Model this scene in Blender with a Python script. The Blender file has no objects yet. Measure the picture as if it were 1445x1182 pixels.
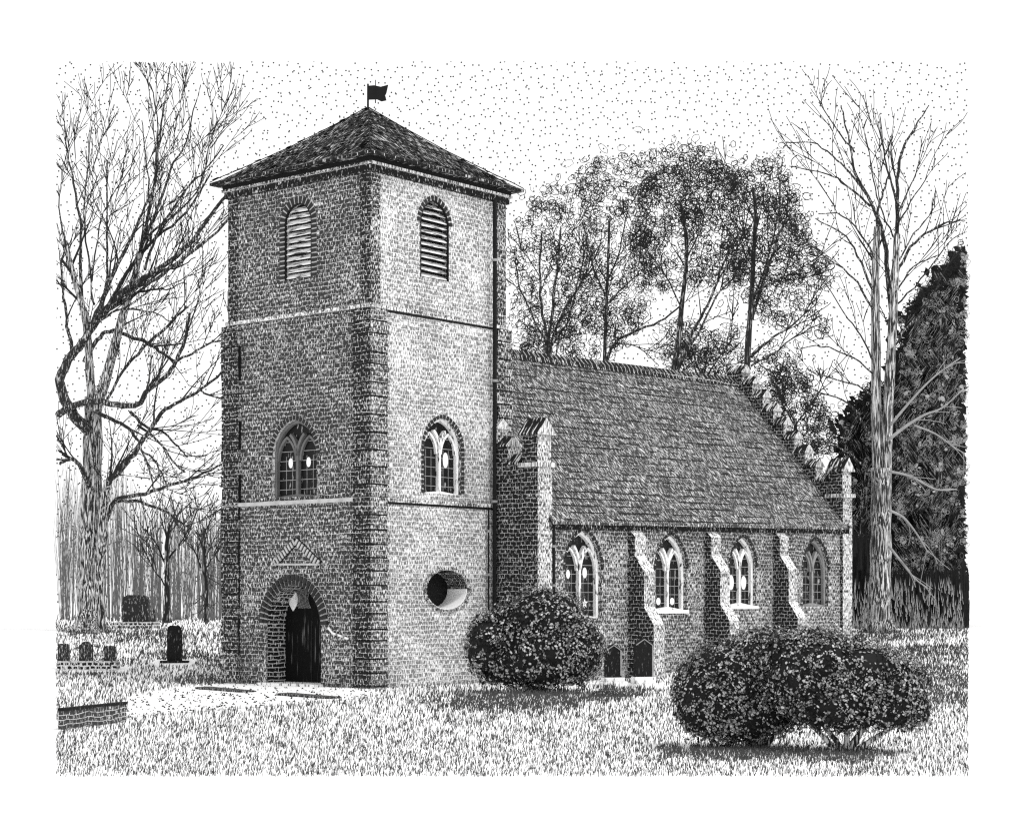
import bpy, bmesh, math, random
from mathutils import Vector, Matrix, noise
random.seed(11)
R = random.random
def U(a, b): return a + (b - a) * R()
scn = bpy.context.scene
COL = scn.collection

# ------------------------------------------------------------------ camera (level, with a lens shift)
F, CX, HY, EYE = 2700.0, 722.5, 850.0, 2.6
cam = bpy.data.cameras.new('camera'); camo = bpy.data.objects.new('camera', cam); COL.objects.link(camo)
camo.location = (0, 0, EYE); camo.rotation_euler = (math.pi / 2, 0, 0)
cam.sensor_width = 36; cam.lens = 36 * F / 1445.0; cam.shift_y = (HY - 591) / 1445.0
cam.clip_end = 6000; cam.clip_start = .5
scn.camera = camo
scn.view_settings.view_transform = 'Standard'; scn.view_settings.look = 'None'
scn.view_settings.exposure = 0; scn.view_settings.gamma = 1
scn.cycles.pixel_filter_type = 'BLACKMAN_HARRIS'; scn.cycles.filter_width = 1.25
scn.cycles.use_denoising = False
scn.cycles.max_bounces = 4

def at(px, py, Y): return Vector(((px - CX) * Y / F, Y, EYE - (py - HY) * Y / F))
def sm(t): t = max(0, min(1, t)); return t * t * (3 - 2 * t)
def gz(x, y):
    return 1.45 * sm((y - 63) / 20.0)
def on_ground(px, py):
    """point of the terrain seen at the photograph's pixel"""
    lo, hi = 10.0, 400.0
    for _ in range(50):
        m = (lo + hi) / 2
        if EYE - (py - HY) * m / F > gz(0, m): lo = m
        else: hi = m
    return Vector(((px - CX) * lo / F, lo, gz(0, lo)))
LIM = 643.5 / F
def inside(p): return abs(p.x) < LIM * p.y and p.z - EYE < (HY - 87) / F * p.y

# ------------------------------------------------------------------ object helpers
def tag(o, label=None, cat=None, group=None, kind=None):
    if label: o['label'] = label
    if cat: o['category'] = cat
    if group: o['group'] = group
    if kind: o['kind'] = kind
    return o
def empty(name, loc, rz=0, label=None, cat=None, group=None):
    o = bpy.data.objects.new(name, None); COL.objects.link(o)
    o.location = loc; o.rotation_euler = (0, 0, rz); o.empty_display_size = .3
    return tag(o, label, cat, group)
class MB:
    def __init__(s): s.v = []; s.f = []; s.m = []
    def add(s, vs, fs, m=0):
        b = len(s.v); s.v += [tuple(v) for v in vs]
        s.f += [tuple(b + i for i in f) for f in fs]; s.m += [m] * len(fs)
    def box(s, a, b, m=0):
        x0, y0, z0 = a; x1, y1, z1 = b
        s.add([(x0,y0,z0),(x1,y0,z0),(x1,y1,z0),(x0,y1,z0),(x0,y0,z1),(x1,y0,z1),(x1,y1,z1),(x0,y1,z1)],
              [(0,3,2,1),(4,5,6,7),(0,1,5,4),(1,2,6,5),(2,3,7,6),(3,0,4,7)], m)
    def prism(s, P, pts, d0, d1, m=0):
        """outline pts (a,z) extruded from depth d0 to d1 in the face frame P"""
        n = len(pts)
        s.add([P(a, z, d0) for a, z in pts] + [P(a, z, d1) for a, z in pts],
              [tuple(range(n)), tuple(range(2 * n - 1, n - 1, -1))] +
              [(i, i + n, (i + 1) % n + n, (i + 1) % n) for i in range(n)], m)
    def strip(s, P, pts, w, d0, d1, m=0, closed=False):
        """bar of width w following the line pts in the face frame P"""
        n = len(pts); L = []; Rr = []
        for i in range(n):
            if closed: p0 = pts[i - 1]; p1 = pts[(i + 1) % n]
            else: p0 = pts[max(0, i - 1)]; p1 = pts[min(n - 1, i + 1)]
            dx, dz = p1[0] - p0[0], p1[1] - p0[1]; l = math.hypot(dx, dz) or 1
            nx, nz = -dz / l * w / 2, dx / l * w / 2
            L.append((pts[i][0] + nx, pts[i][1] + nz)); Rr.append((pts[i][0] - nx, pts[i][1] - nz))
        for i in range(n if closed else n - 1):
            j = (i + 1) % n
            s.prism(P, [L[i], L[j], Rr[j], Rr[i]], d0, d1, m)
    def tube(s, pts, rad, seg=7, m=0):
        n = len(pts); pts = [Vector(p) for p in pts]; b = len(s.v); up = Vector((0.13, .9, .2))
        for i in range(n):
            t = (pts[min(n - 1, i + 1)] - pts[max(0, i - 1)]).normalized()
            a = t.cross(up)
            if a.length < .01: a = t.cross(Vector((1, 0, 0)))
            a.normalize(); c = t.cross(a)
            for k in range(seg):
                q = 2 * math.pi * k / seg
                s.v.append(tuple(pts[i] + (a * math.cos(q) + c * math.sin(q)) * rad[i]))
        for i in range(n - 1):
            for k in range(seg):
                s.f.append((b + i * seg + k, b + i * seg + (k + 1) % seg, b + (i + 1) * seg + (k + 1) % seg, b + (i + 1) * seg + k)); s.m.append(m)
        s.f.append(tuple(b + (n - 1) * seg + k for k in range(seg))); s.m.append(m)
        s.f.append(tuple(b + k for k in reversed(range(seg)))); s.m.append(m)
    def leaf(s, c, r, w, nrm, fill=None, rim=0, seg=7):
        """one leaf: an outline ribbon, with or without a pale blade inside"""
        nrm = nrm.normalized(); a = nrm.cross(Vector((R() - .5, R() - .5, R() - .5))).normalized(); d = nrm.cross(a)
        e = U(.55, 1); b = len(s.v); ph = U(0, 6)
        ri, ro = [], []
        for k in range(seg):
            q = 2 * math.pi * k / seg
            rr = r * (1 + .22 * math.sin(2 * q + ph))
            dd = a * math.cos(q) + d * math.sin(q) * e
            ro.append(c + dd * rr); ri.append(c + dd * max(.1 * r, rr - w))
        s.v += [tuple(v) for v in ro + ri]
        for k in range(seg):
            if fill is None and k == 0 and R() < .5: continue
            j = (k + 1) % seg
            s.f.append((b + k, b + j, b + seg + j, b + seg + k)); s.m.append(rim)
        if fill is not None:
            s.f.append(tuple(b + seg + k for k in range(seg))); s.m.append(fill)
    def build(s, name, mats, parent=None, smooth=False, uv=True, fix=False):
        me = bpy.data.meshes.new(name); me.from_pydata(s.v, [], s.f)
        if not isinstance(mats, (list, tuple)): mats = [mats]
        for m in mats: me.materials.append(m)
        if len(mats) > 1: me.polygons.foreach_set('material_index', s.m)
        if fix:
            bm = bmesh.new(); bm.from_mesh(me); bmesh.ops.recalc_face_normals(bm, faces=bm.faces); bm.to_mesh(me); bm.free()
        if uv: boxuv(me)
        if smooth: me.polygons.foreach_set('use_smooth', [True] * len(me.polygons))
        me.update()
        o = bpy.data.objects.new(name, me); COL.objects.link(o)
        if parent: o.parent = parent
        return o
def boxuv(me):
    if not me.uv_layers: me.uv_layers.new(name='UVMap')
    uv = me.uv_layers[0].data; Z = Vector((0, 0, 1))
    for p in me.polygons:
        n = p.normal
        t = Z.cross(n)
        if t.length < .05: t = Vector((1, 0, 0))
        t.normalize(); b = n.cross(t)
        for li in p.loop_indices:
            c = me.vertices[me.loops[li].vertex_index].co
            uv[li].uv = (c.dot(t), c.dot(b))

# ------------------------------------------------------------------ materials (all neutral: ink and paper)
class NT:
    def __init__(s, name, rough=.9):
        s.m = bpy.data.materials.new(name); s.m.use_nodes = True; s.t = s.m.node_tree
        s.b = s.t.nodes['Principled BSDF']; s.b.inputs['Roughness'].default_value = rough
        s.b.inputs['Specular IOR Level'].default_value = .1
    def n(s, k, **kw):
        x = s.t.nodes.new(k)
        for a, v in kw.items(): setattr(x, a, v)
        return x
    def l(s, a, b): s.t.links.new(a, b)
    def math(s, op, a, b=None, c=None):
        x = s.n('ShaderNodeMath', operation=op); x.use_clamp = False
        for i, v in enumerate((a, b, c)):
            if v is None: continue
            if isinstance(v, (int, float)): x.inputs[i].default_value = v
            else: s.l(v, x.inputs[i])
        return x.outputs[0]
    def step(s, v, lo, hi):
        x = s.n('ShaderNodeMapRange'); x.clamp = True
        s.l(v, x.inputs[0]); x.inputs[1].default_value = lo; x.inputs[2].default_value = hi
        return x.outputs[0]
    def mapping(s, src, scale, rot=(0, 0, 0)):
        x = s.n('ShaderNodeMapping'); x.inputs['Scale'].default_value = scale; x.inputs['Rotation'].default_value = rot
        s.l(src, x.inputs[0]); return x.outputs[0]
    def noise(s, vec, scale=1, detail=1, rough=.5):
        x = s.n('ShaderNodeTexNoise'); x.inputs['Scale'].default_value = scale; x.inputs['Detail'].default_value = detail
        x.inputs['Roughness'].default_value = rough
        s.l(vec, x.inputs['Vector']); return x.outputs['Fac']
    def coord(s, k='UV'): return s.n('ShaderNodeTexCoord').outputs[k]
    def out(s, fac, dark, light):
        x = s.n('ShaderNodeMapRange'); s.l(fac, x.inputs[0]); x.clamp = True
        x.inputs[3].default_value = dark; x.inputs[4].default_value = light
        c = s.n('ShaderNodeCombineColor')
        for i in range(3): s.l(x.outputs[0], c.inputs[i])
        s.l(c.outputs[0], s.b.inputs['Base Color']); return s.m

def plain(name, v, rough=.9, var=0.0):
    N = NT(name, rough)
    f = N.noise(N.coord('Object'), 3, 3)
    return N.out(f, max(.005, v * (1 - var)), v * (1 + var))

def brick(name, cover, mortar=1.0, row=.15, bw=.27, ms=.016, stroke=.05, slen=.2, slant=0.0, dark=.015, light=.9, vary=.10, bigk=.22, jk=.75):
    """pen-drawn masonry: pale joints, short ink strokes across each unit; cover = how much paper shows"""
    N = NT(name); uv = N.coord('UV')
    # wobble of hand-laid courses
    nz = N.n('ShaderNodeTexNoise'); nz.inputs['Scale'].default_value = 1.7; nz.inputs['Detail'].default_value = 3
    N.l(uv, nz.inputs['Vector'])
    vm = N.n('ShaderNodeVectorMath', operation='SUBTRACT'); N.l(nz.outputs['Color'], vm.inputs[0]); vm.inputs[1].default_value = (.5, .5, .5)
    vs = N.n('ShaderNodeVectorMath', operation='SCALE'); N.l(vm.outputs[0], vs.inputs[0]); vs.inputs['Scale'].default_value = .16
    va = N.n('ShaderNodeVectorMath', operation='ADD'); N.l(uv, va.inputs[0]); N.l(vs.outputs[0], va.inputs[1]); w = va.outputs[0]
    b = N.n('ShaderNodeTexBrick'); b.inputs['Scale'].default_value = 1; b.inputs['Brick Width'].default_value = bw
    b.inputs['Row Height'].default_value = row; b.inputs['Mortar Size'].default_value = ms
    b.inputs['Mortar Smooth'].default_value = .3; b.inputs['Bias'].default_value = 0
    b.inputs['Color1'].default_value = (0, 0, 0, 1); b.inputs['Color2'].default_value = (1, 1, 1, 1); b.inputs['Mortar'].default_value = (.5, .5, .5, 1)
    N.l(w, b.inputs['Vector'])
    tone = N.n('ShaderNodeRGBToBW'); N.l(b.outputs['Color'], tone.inputs[0])
    patch = N.noise(uv, 9, 2)
    big = N.noise(uv, .55, 3)
    joint = N.math('MULTIPLY', b.outputs['Fac'], N.step(patch, .62 - .3 * mortar, .72 - .3 * mortar))
    joint = N.math('MULTIPLY', joint, jk)
    st = N.noise(N.mapping(w, (1 / stroke, 1 / slen, 1), (0, 0, slant)), 1, 1)
    th = N.math('ADD', .78 - .5 * cover, N.math('MULTIPLY', N.math('SUBTRACT', .5, tone.outputs[0]), vary))
    th = N.math('ADD', th, N.math('MULTIPLY', N.math('SUBTRACT', .5, big), bigk))
    s_ = N.math('MULTIPLY', N.math('SUBTRACT', st, th), 9.0)
    s_ = N.math('MAXIMUM', N.math('MINIMUM', s_, 1.0), 0.0)
    return N.out(N.math('MAXIMUM', joint, s_), dark, light)

def streak(name, cover, scale=(14, 14, 1.2), dark=.015, light=.85, k='Object'):
    N = NT(name); v = N.mapping(N.coord(k), scale)
    a = N.noise(v, 1, 2, .6)
    return N.out(N.step(a, .72 - .45 * cover, .80 - .45 * cover), dark, light)
def dots(name, scale, r, paper=.9):
    N = NT(name); vo = N.n('ShaderNodeTexVoronoi'); vo.inputs['Scale'].default_value = scale
    vo.inputs['Randomness'].default_value = 1
    N.l(N.coord('Object'), vo.inputs['Vector'])
    return N.out(N.step(vo.outputs['Distance'], r, r * 1.35), .02, paper)

M = {}
BR = dict(row=.135, bw=.225, ms=.009, stroke=.032, slen=.13)
M['brick_west_shaded'] = brick('shaded_west_brick', .42, .66, light=.82, dark=.045, **BR)  # tower's west face: shade put into the brick colour
M['brick_south_lit'] = brick('sunlit_south_brick', .56, .9, light=.95, dark=.19, jk=.9, bigk=.28, **BR)  # tower's south face: sunlight put into the brick colour
M['brick_nave'] = brick('nave_brick', .49, .72, light=.84, dark=.05, **BR)
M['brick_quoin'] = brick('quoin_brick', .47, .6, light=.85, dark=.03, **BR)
M['brick_quoin_shaded'] = brick('quoin_brick_shaded', .34, .55, light=.85, dark=.02, **BR)  # west-facing copy of the quoin brick, shade painted into its tone
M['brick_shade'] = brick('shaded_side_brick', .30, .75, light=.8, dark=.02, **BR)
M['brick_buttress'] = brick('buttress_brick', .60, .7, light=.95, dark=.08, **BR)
M['brick_jamb'] = brick('jamb_brick', .36, 1.2, row=.13, bw=.5, ms=.016)
M['shingle'] = brick('nave_shingles', .45, .42, row=.24, bw=.34, ms=.011, stroke=.034, slen=.24, slant=.12, light=.78, dark=.05, vary=.06, bigk=.12)
M['shingle_tower'] = brick('tower_shingles', .36, .2, row=.25, bw=.3, ms=.010, stroke=.04, slen=.4, slant=.2, light=.8, vary=.10)
M['ridge'] = brick('ridge_tiles', .28, .8, jk=.6, row=2.0, bw=.26, ms=.02, stroke=.05, slen=.4)
M['coping'] = streak('coping_boards', .42, (1.6, 13, 1.6), light=.75)
M['coping_end'] = streak('coping_ends', .60, (26, 26, 4), light=.88, dark=.14)
M['mortar'] = plain('pale_mortar', .5, var=.5)
M['slope'] = streak('buttress_slope', .68, (16, 16, 5), light=.9, dark=.12)
M['stone'] = streak('pale_stone', .78, (8, 8, 3), light=.9, dark=.2)
M['paper'] = plain('paper_white', .93, var=.05)
M['frame'] = streak('pale_window_stone', .85, (9, 9, 3), light=.95, dark=.08)
M['frame_dark'] = plain('dark_window_stone', .30, var=.5)
M['vous_mid'] = plain('shaded_window_brick', .16, var=.6)
M['vous'] = plain('arch_brick', .035, var=.6)
M['glass'] = streak('leaded_glass', .18, (9, 9, 3), light=.4, dark=.01)
M['glass'].node_tree.nodes['Principled BSDF'].inputs['Roughness'].default_value = .35
M['ink'] = plain('black_ink_iron', .012, .6, var=.3)
M['door'] = streak('black_door_boards', .22, (12, 12, .8), light=.12, dark=.006)
M['louvre'] = streak('louvre_boards', .7, (2, 2, 30), light=.85, dark=.05)
M['cornice'] = brick('cornice_brick', .30, .2, row=.3, bw=.14, ms=.01, stroke=.035, slen=.2)
M['bark'] = streak('streaked_bark', .49, (30, 30, 2.0), light=.75, dark=.025)
M['bark_fine'] = streak('fine_bark', .33, (26, 26, 1.5), light=.6, dark=.03)
M['bark_limb'] = streak('limb_bark', .34, (22, 22, 2.5), light=.6, dark=.03)
M['bark_dark'] = streak('dark_bark', .30, (9, 9, 1.2), light=.5)
M['bark_pale'] = streak('pale_bark', .47, (32, 32, 1.2), light=.85, dark=.04)
M['twig'] = plain('twig', .03, var=.4)
M['twig_pale'] = plain('pale_twig', .33, var=.4)
M['leafrim'] = plain('leaf_outline', .02, var=.3)
M['leafpale'] = plain('leaf_blade', .56, var=.2)
M['leafmid'] = plain('leaf_half_tone', .3, var=.5)
M['leafgrey'] = plain('evergreen_leaf', .36, var=.5)
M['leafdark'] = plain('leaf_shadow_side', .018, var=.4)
M['grass'] = plain('grass_blade', .06, var=.4)
M['grave'] = streak('dark_slate', .2, (25, 25, 5), light=.2, dark=.015)
M['grave_old'] = streak('weathered_stone', .34, (32, 32, 7), light=.55, dark=.03)
M['grave_mid'] = streak('mossy_stone', .3, (22, 22, 6), light=.4, dark=.03)
M['rubble'] = brick('rubble', .45, .9, row=.14, bw=.2, ms=.03)
M['gravel'] = dots('gravel_path', 4.5, .12)
M['poles'] = plain('far_trunks', .12, var=.6)
g = NT('dry_pale_ground', 1.0); g.b.inputs['Specular IOR Level'].default_value = 0; M['ground'] = g.out(g.noise(g.coord('Object'), .3, 3), .93, .97)

# ------------------------------------------------------------------ light
SUN_EL, SUN_AZ = math.radians(62), math.atan2(-.56, .83)     # from the right, a little in front
S = Vector((math.cos(SUN_AZ) * math.cos(SUN_EL), math.sin(SUN_AZ) * math.cos(SUN_EL), math.sin(SUN_EL)))
sl = bpy.data.lights.new('sun', 'SUN'); sl.energy = 1.4; sl.angle = math.radians(10); sl.color = (1, .995, .985)
so = bpy.data.objects.new('sun', sl); COL.objects.link(so); so.rotation_euler = S.to_track_quat('Z', 'Y').to_euler(); so.location = (30, 20, 60)
wd = bpy.data.worlds.new('World'); scn.world = wd; wd.use_nodes = True
T = wd.node_tree; T.nodes.clear()
def wn(k, **kw):
    x = T.nodes.new(k)
    for a, v in kw.items(): setattr(x, a, v)
    return x
def wm(op, a, b=None, clamp=False):
    x = wn('ShaderNodeMath', operation=op); x.use_clamp = clamp
    for i, v in enumerate((a, b)):
        if v is None: continue
        if isinstance(v, (int, float)): x.inputs[i].default_value = v
        else: T.links.new(v, x.inputs[i])
    return x.outputs[0]
sky = wn('ShaderNodeTexSky', sky_type='NISHITA'); sky.sun_disc = False; sky.sun_elevation = SUN_EL; sky.sun_rotation = math.pi / 2 - SUN_AZ
bw = wn('ShaderNodeRGBToBW'); T.links.new(sky.outputs[0], bw.inputs[0])
tc = wn('ShaderNodeTexCoord'); sp = wn('ShaderNodeSeparateXYZ'); T.links.new(tc.outputs['Generated'], sp.inputs[0])
X_, Y_, Z_ = sp.outputs
haze = wn('ShaderNodeMapRange'); T.links.new(Z_, haze.inputs[0]); haze.inputs[1].default_value = .36; haze.inputs[2].default_value = .62
haze.inputs[3].default_value = 1; haze.inputs[4].default_value = 0                       # white haze band round the whole horizon
# small specks of the sky north of the church
rx = wm('DIVIDE', X_, Y_); rz = wm('DIVIDE', Z_, Y_)
cb = wn('ShaderNodeCombineXYZ'); T.links.new(rx, cb.inputs[0]); T.links.new(rz, cb.inputs[1])
vo = wn('ShaderNodeTexVoronoi'); vo.voronoi_dimensions = '2D'; vo.inputs['Scale'].default_value = 256; vo.inputs['Randomness'].default_value = 1
T.links.new(cb.outputs[0], vo.inputs['Vector'])
d = wn('ShaderNodeMapRange'); T.links.new(vo.outputs['Distance'], d.inputs[0]); d.inputs[1].default_value = .085; d.inputs[2].default_value = .145
msk = wm('MULTIPLY', wm('LESS_THAN', wm('ABSOLUTE', rx), LIM), wm('LESS_THAN', rz, (HY - 87) / F))
msk = wm('MULTIPLY', msk, wm('GREATER_THAN', Y_, 0))
speck = wm('SUBTRACT', 1, wm('MULTIPLY', msk, wm('MULTIPLY', wm('SUBTRACT', 1, d.outputs[0]), .93)))
hz = wm('ADD', wm('MULTIPLY', haze.outputs[0], .30), .85)    # overcast: pale all over, whitest near the horizon
up = wm('MULTIPLY', wm('MULTIPLY', bw.outputs[0], .05), wm('SUBTRACT', 1, haze.outputs[0]))
tot = wm('MULTIPLY', wm('ADD', hz, up), speck)
cc = wn('ShaderNodeCombineColor')
for i in range(3): T.links.new(tot, cc.inputs[i])
bg = wn('ShaderNodeBackground'); bg.inputs[1].default_value = 1; T.links.new(cc.outputs[0], bg.inputs[0])
ow = wn('ShaderNodeOutputWorld'); T.links.new(bg.outputs[0], ow.inputs[0])

# ------------------------------------------------------------------ terrain
mb = MB(); ys = [-400, -50, 0, 30, 50, 60] + [62 + i * 1.5 for i in range(16)] + [90, 120, 200, 500, 1500, 4500]
xs = [-3500, -600, -120, -40, 0, 40, 120, 600, 3500]
mb.add([(x, y, gz(x, y)) for y in ys for x in xs],
       [(j * 9 + i, j * 9 + i + 1, j * 9 + i + 10, j * 9 + i + 9) for j in range(len(ys) - 1) for i in range(8)])
tag(mb.build('ground', M['ground']), kind='structure')
path_px = [(180, 984), (235, 972), (318, 965), (420, 968), (500, 973), (546, 978), (500, 986), (430, 992), (330, 1000), (250, 1006), (180, 1012)]
path_w = [on_ground(*p) for p in path_px]
mb = MB(); mb.add([(p.x, p.y, .006) for p in path_w], [tuple(reversed(range(len(path_w))))])
tag(mb.build('path', M['gravel']), kind='structure')
def in_poly(x, y, poly):
    c = False; n = len(poly)
    for i in range(n):
        x0, y0 = poly[i][0], poly[i][1]; x1, y1 = poly[i - 1][0], poly[i - 1][1]
        if (y0 > y) != (y1 > y) and x < (x1 - x0) * (y - y0) / (y1 - y0) + x0: c = not c
    return c

mb = MB(); k_ = 0
while k_ < 420:
    p = on_ground(U(180, 548), U(965, 1012))
    if not in_poly(p.x, p.y, path_w): continue
    k_ += 1; r = U(.012, .028); w_ = r * U(1, 1.9)
    mb.add([p + Vector((-w_, 0, .006)), p + Vector((0, -w_, .006)), p + Vector((w_, 0, .006)), p + Vector((0, w_, .006)), p + Vector((0, 0, .006 + r * 1.7))], [(0, 1, 4), (1, 2, 4), (2, 3, 4), (3, 0, 4)])
tag(mb.build('pebbles', M['ink'], uv=False), 'scattered dark pebbles on the pale path', 'pebbles', kind='stuff')

# ------------------------------------------------------------------ CHURCH
ANG = math.radians(50.3); N0 = at(523, 972, 58); N0.z = 0; W = 6.54
ch = empty('church', N0, ANG, 'old brick church with square west tower, hipped roof, buttressed nave and stepped gables', 'church')
ROT = Matrix.Rotation(-ANG, 3, 'Z'); CAM = ROT @ (Vector((0, 0, EYE)) - N0)
def ray(px, py): return ROT @ Vector(((px - CX) / F, 1, (HY - py) / F))
def hitW(px, py, x0=0.0):
    d = ray(px, py); t = (x0 - CAM.x) / d.x; p = CAM + d * t; return p.y, p.z
def hitS(px, py, y0=0.0):
    d = ray(px, py); t = (y0 - CAM.y) / d.y; p = CAM + d * t; return p.x, p.z
def faceW(x0): return lambda a, z, d: (x0 - d, a, z)
def faceS(y0): return lambda a, z, d: (a, y0 - d, z)
ZA, ZB, ZC = 5.72, 11.6, 16.1
I1, I2 = .05, .10
XN, XE, YS, YNn = 5.82, 25.66, -1.755, W + 1.755
HALF = (YNn - YS) / 2; YM = W / 2
ZE, ZR, SH = 5.25, 11.3, .02
def sh(x): return SH * (x - XN)

def arch(a0, a1, z0, ztop, p=0.0, n=14):
    w = a1 - a0; c = (a0 + a1) / 2; r = w / 2 * (1 + p); off = p * w / 2
    h = math.sqrt(r * r - off * off); zs = ztop - h
    th = math.acos(off / r) ; pts = [(a0, z0)]
    for i in range(n + 1):
        q = math.pi - th * i / n; pts.append((c + off + r * math.cos(q), zs + r * math.sin(q)))
    for i in range(1 if True else 0, n + 1):
        q = th - th * i / n; pts.append((c - off + r * math.cos(q), zs + r * math.sin(q)))
    pts.append((a1, z0)); return pts
def px_arch(kind, x0, px0, px1, pyt, pyb, p):
    h = hitW if kind == 'W' else hitS
    pm = (px0 + px1) / 2
    a0, a1 = h(px0, pyb, x0)[0], h(px1, pyb, x0)[0]
    if a0 > a1: a0, a1 = a1, a0
    return a0, a1, h(pm, pyb, x0)[1], h(pm, pyt, x0)[1], p
def boolean(target, cutter):
    md = target.modifiers.new('cut', 'BOOLEAN'); md.object = cutter; md.solver = 'EXACT'; md.operation = 'DIFFERENCE'
    dg = bpy.context.evaluated_depsgraph_get(); dg.update()
    me = bpy.data.meshes.new_from_object(target.evaluated_get(dg)); target.modifiers.clear()
    old = target.data; target.data = me; bpy.data.meshes.remove(old)
    cm = cutter.data; bpy.data.objects.remove(cutter); bpy.data.meshes.remove(cm)

# tower body
def ring(i, z): return [(i, i, z), (W - i, i, z), (W - i, W - i, z), (i, W - i, z)]
mb = MB(); lv = [(0, -.6), (0, ZA), (I1, ZA + .06), (I1, ZB - .05), (I2, ZB), (I2, ZC)]
vs = [v for i, z in lv for v in ring(i, z)]
fs = [(3, 2, 1, 0), tuple(range(20, 24))] + [(4 * k + j, 4 * k + (j + 1) % 4, 4 * k + 4 + (j + 1) % 4, 4 * k + 4 + j) for k in range(5) for j in range(4)]
mb.add(vs, fs); tower = mb.build('tower_wall', [M['brick_west_shaded'], M['brick_south_lit'], M['brick_jamb']], ch)
cut = MB()
belW = arch(*px_arch('W', I2, 402, 440, 287, 393, 0)); belS = arch(*px_arch('S', I2, 593, 633, 283, 394, .15))
midW = arch(*px_arch('W', I1, 384, 447, 592, 701, .12)); midS = arch(*px_arch('S', I1, 598, 651, 590, 697, .12))
doorW = arch(*px_arch('W', 0, 377, 453, 824, 974, .05))
ca, cz = hitS(631, 832, 0); RO = (hitS(660, 832)[0] - hitS(602, 832)[0]) / 2; RZ = RO * 0 + (hitS(631, 804)[1] - hitS(631, 860)[1]) / 2
ocu = [(ca + RO * math.cos(2 * math.pi * k / 28), cz + RZ * math.sin(2 * math.pi * k / 28)) for k in range(28)]
PW0, PW1, PW2, PS0, PS1, PS2 = faceW(0), faceW(I1), faceW(I2), faceS(0), faceS(I1), faceS(I2)
for P, pts, dep in ((PW2, belW, .22), (PS2, belS, .3), (PW1, midW, .28), (PS1, midS, .28), (PW0, doorW, .85), (PS0, ocu, .85)):
    cut.prism(P, pts, -dep, .5)
co = cut.build('cutter', M['ink'], ch, fix=True)
boolean(tower, co)
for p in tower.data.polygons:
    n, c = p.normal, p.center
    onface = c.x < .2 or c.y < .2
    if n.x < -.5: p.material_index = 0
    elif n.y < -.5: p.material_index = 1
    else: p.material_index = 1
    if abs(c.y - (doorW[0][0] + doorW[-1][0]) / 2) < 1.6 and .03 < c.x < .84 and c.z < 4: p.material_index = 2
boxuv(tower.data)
# tower parts
def part(mb, name, mat, parent=ch, **k): return mb.build(name, mat, parent, fix=True, **k)
for k, (z, i) in enumerate(((ZA, 0), (ZB, I1))):
    mb = MB(); e = .05
    for (a, b) in (((i - e, i - e), (W - i + e, i)), ((i - e, i), (i, W - i + e)), ((i, W - i), (W - i, W - i + e)), ((W - i, i), (W - i + e, W - i + e))):
        mb.box((a[0], a[1], z - .03), (b[0], b[1], z + .09))
    sc_ = part(mb, 'string_course', [M['brick_buttress'], M['mortar']], tower)
    for p in sc_.data.polygons: p.material_index = 1 if p.normal.x < -.5 and k == 0 else 0
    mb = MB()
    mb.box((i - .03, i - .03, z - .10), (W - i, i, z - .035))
    part(mb, 'string_shadow_strip', M['ink'], tower)  # shadow under the string course, built as a black strip
for (sx, sy) in ((0, 0), (1, 0), (0, 1), (1, 1)):
    mb = MB(); z = -.4
    q = .68
    while z < ZB - .1:
        h = U(.34, .58); z1 = min(z + h, ZB - .02); e = .085 + U(-.012, .02); q_ = q + U(-.05, .06)
        x0, x1 = (-e, q_) if sx == 0 else (W - q_, W + e); y0, y1 = (-e, q_) if sy == 0 else (W - q_, W + e)
        mb.box((x0, y0, z), (x1, y1, z1 - .045)); z = z1
    qo = part(mb, 'quoin', [M['brick_nave'] if not sx else M['brick_quoin'], M['brick_quoin_shaded']], tower)
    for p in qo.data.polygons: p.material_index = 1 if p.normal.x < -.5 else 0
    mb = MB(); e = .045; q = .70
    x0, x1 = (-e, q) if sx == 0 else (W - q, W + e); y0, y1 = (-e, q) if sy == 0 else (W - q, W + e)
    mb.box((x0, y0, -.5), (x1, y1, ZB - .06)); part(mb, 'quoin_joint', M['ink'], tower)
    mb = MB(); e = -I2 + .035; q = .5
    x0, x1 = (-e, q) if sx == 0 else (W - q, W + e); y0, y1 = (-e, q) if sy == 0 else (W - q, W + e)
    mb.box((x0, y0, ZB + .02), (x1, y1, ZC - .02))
    qo = part(mb, 'corner_pilaster', [M['brick_quoin'], M['brick_quoin_shaded']], tower)
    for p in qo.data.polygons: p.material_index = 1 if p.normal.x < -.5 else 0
# eaves and tower roof
mb = MB()
mb.box((I2 - .12, I2 - .12, ZC - .40), (W - I2 + .12, W - I2 + .12, ZC - .20)); part(mb, 'cornice', M['cornice'])
mb = MB(); mb.box((I2 - .2, I2 - .2, ZC - .197), (W - I2 + .2, W - I2 + .2, ZC - .12)); fa_ = part(mb, 'fascia', [M['coping_end'], M['brick_quoin']])
for p in fa_.data.polygons: p.material_index = 1 if p.normal.x < -.5 else 0
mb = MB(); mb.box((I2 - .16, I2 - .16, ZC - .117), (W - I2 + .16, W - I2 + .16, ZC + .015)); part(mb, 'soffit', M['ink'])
mb = MB(); OV = .36; apex = Vector((W / 2, W / 2, 18.78)); rings = []
prof = [(-OV, ZC + .02), (-OV, ZC + .10), (-OV + .3, ZC + .25), (-OV + .8, ZC + .60), (-OV + 2.2, ZC + 1.58)]
vs = []
for i, z in prof: vs += ring(i, z)
vs.append(tuple(apex)); n = len(prof)
fs = [(3, 2, 1, 0)] + [(4 * k + j, 4 * k + (j + 1) % 4, 4 * k + 4 + (j + 1) % 4, 4 * k + 4 + j) for k in range(n - 1) for j in range(4)] + [(4 * n - 4 + j, 4 * n - 4 + (j + 1) % 4, 4 * n) for j in range(4)]
mb.add(vs, fs)
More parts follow.
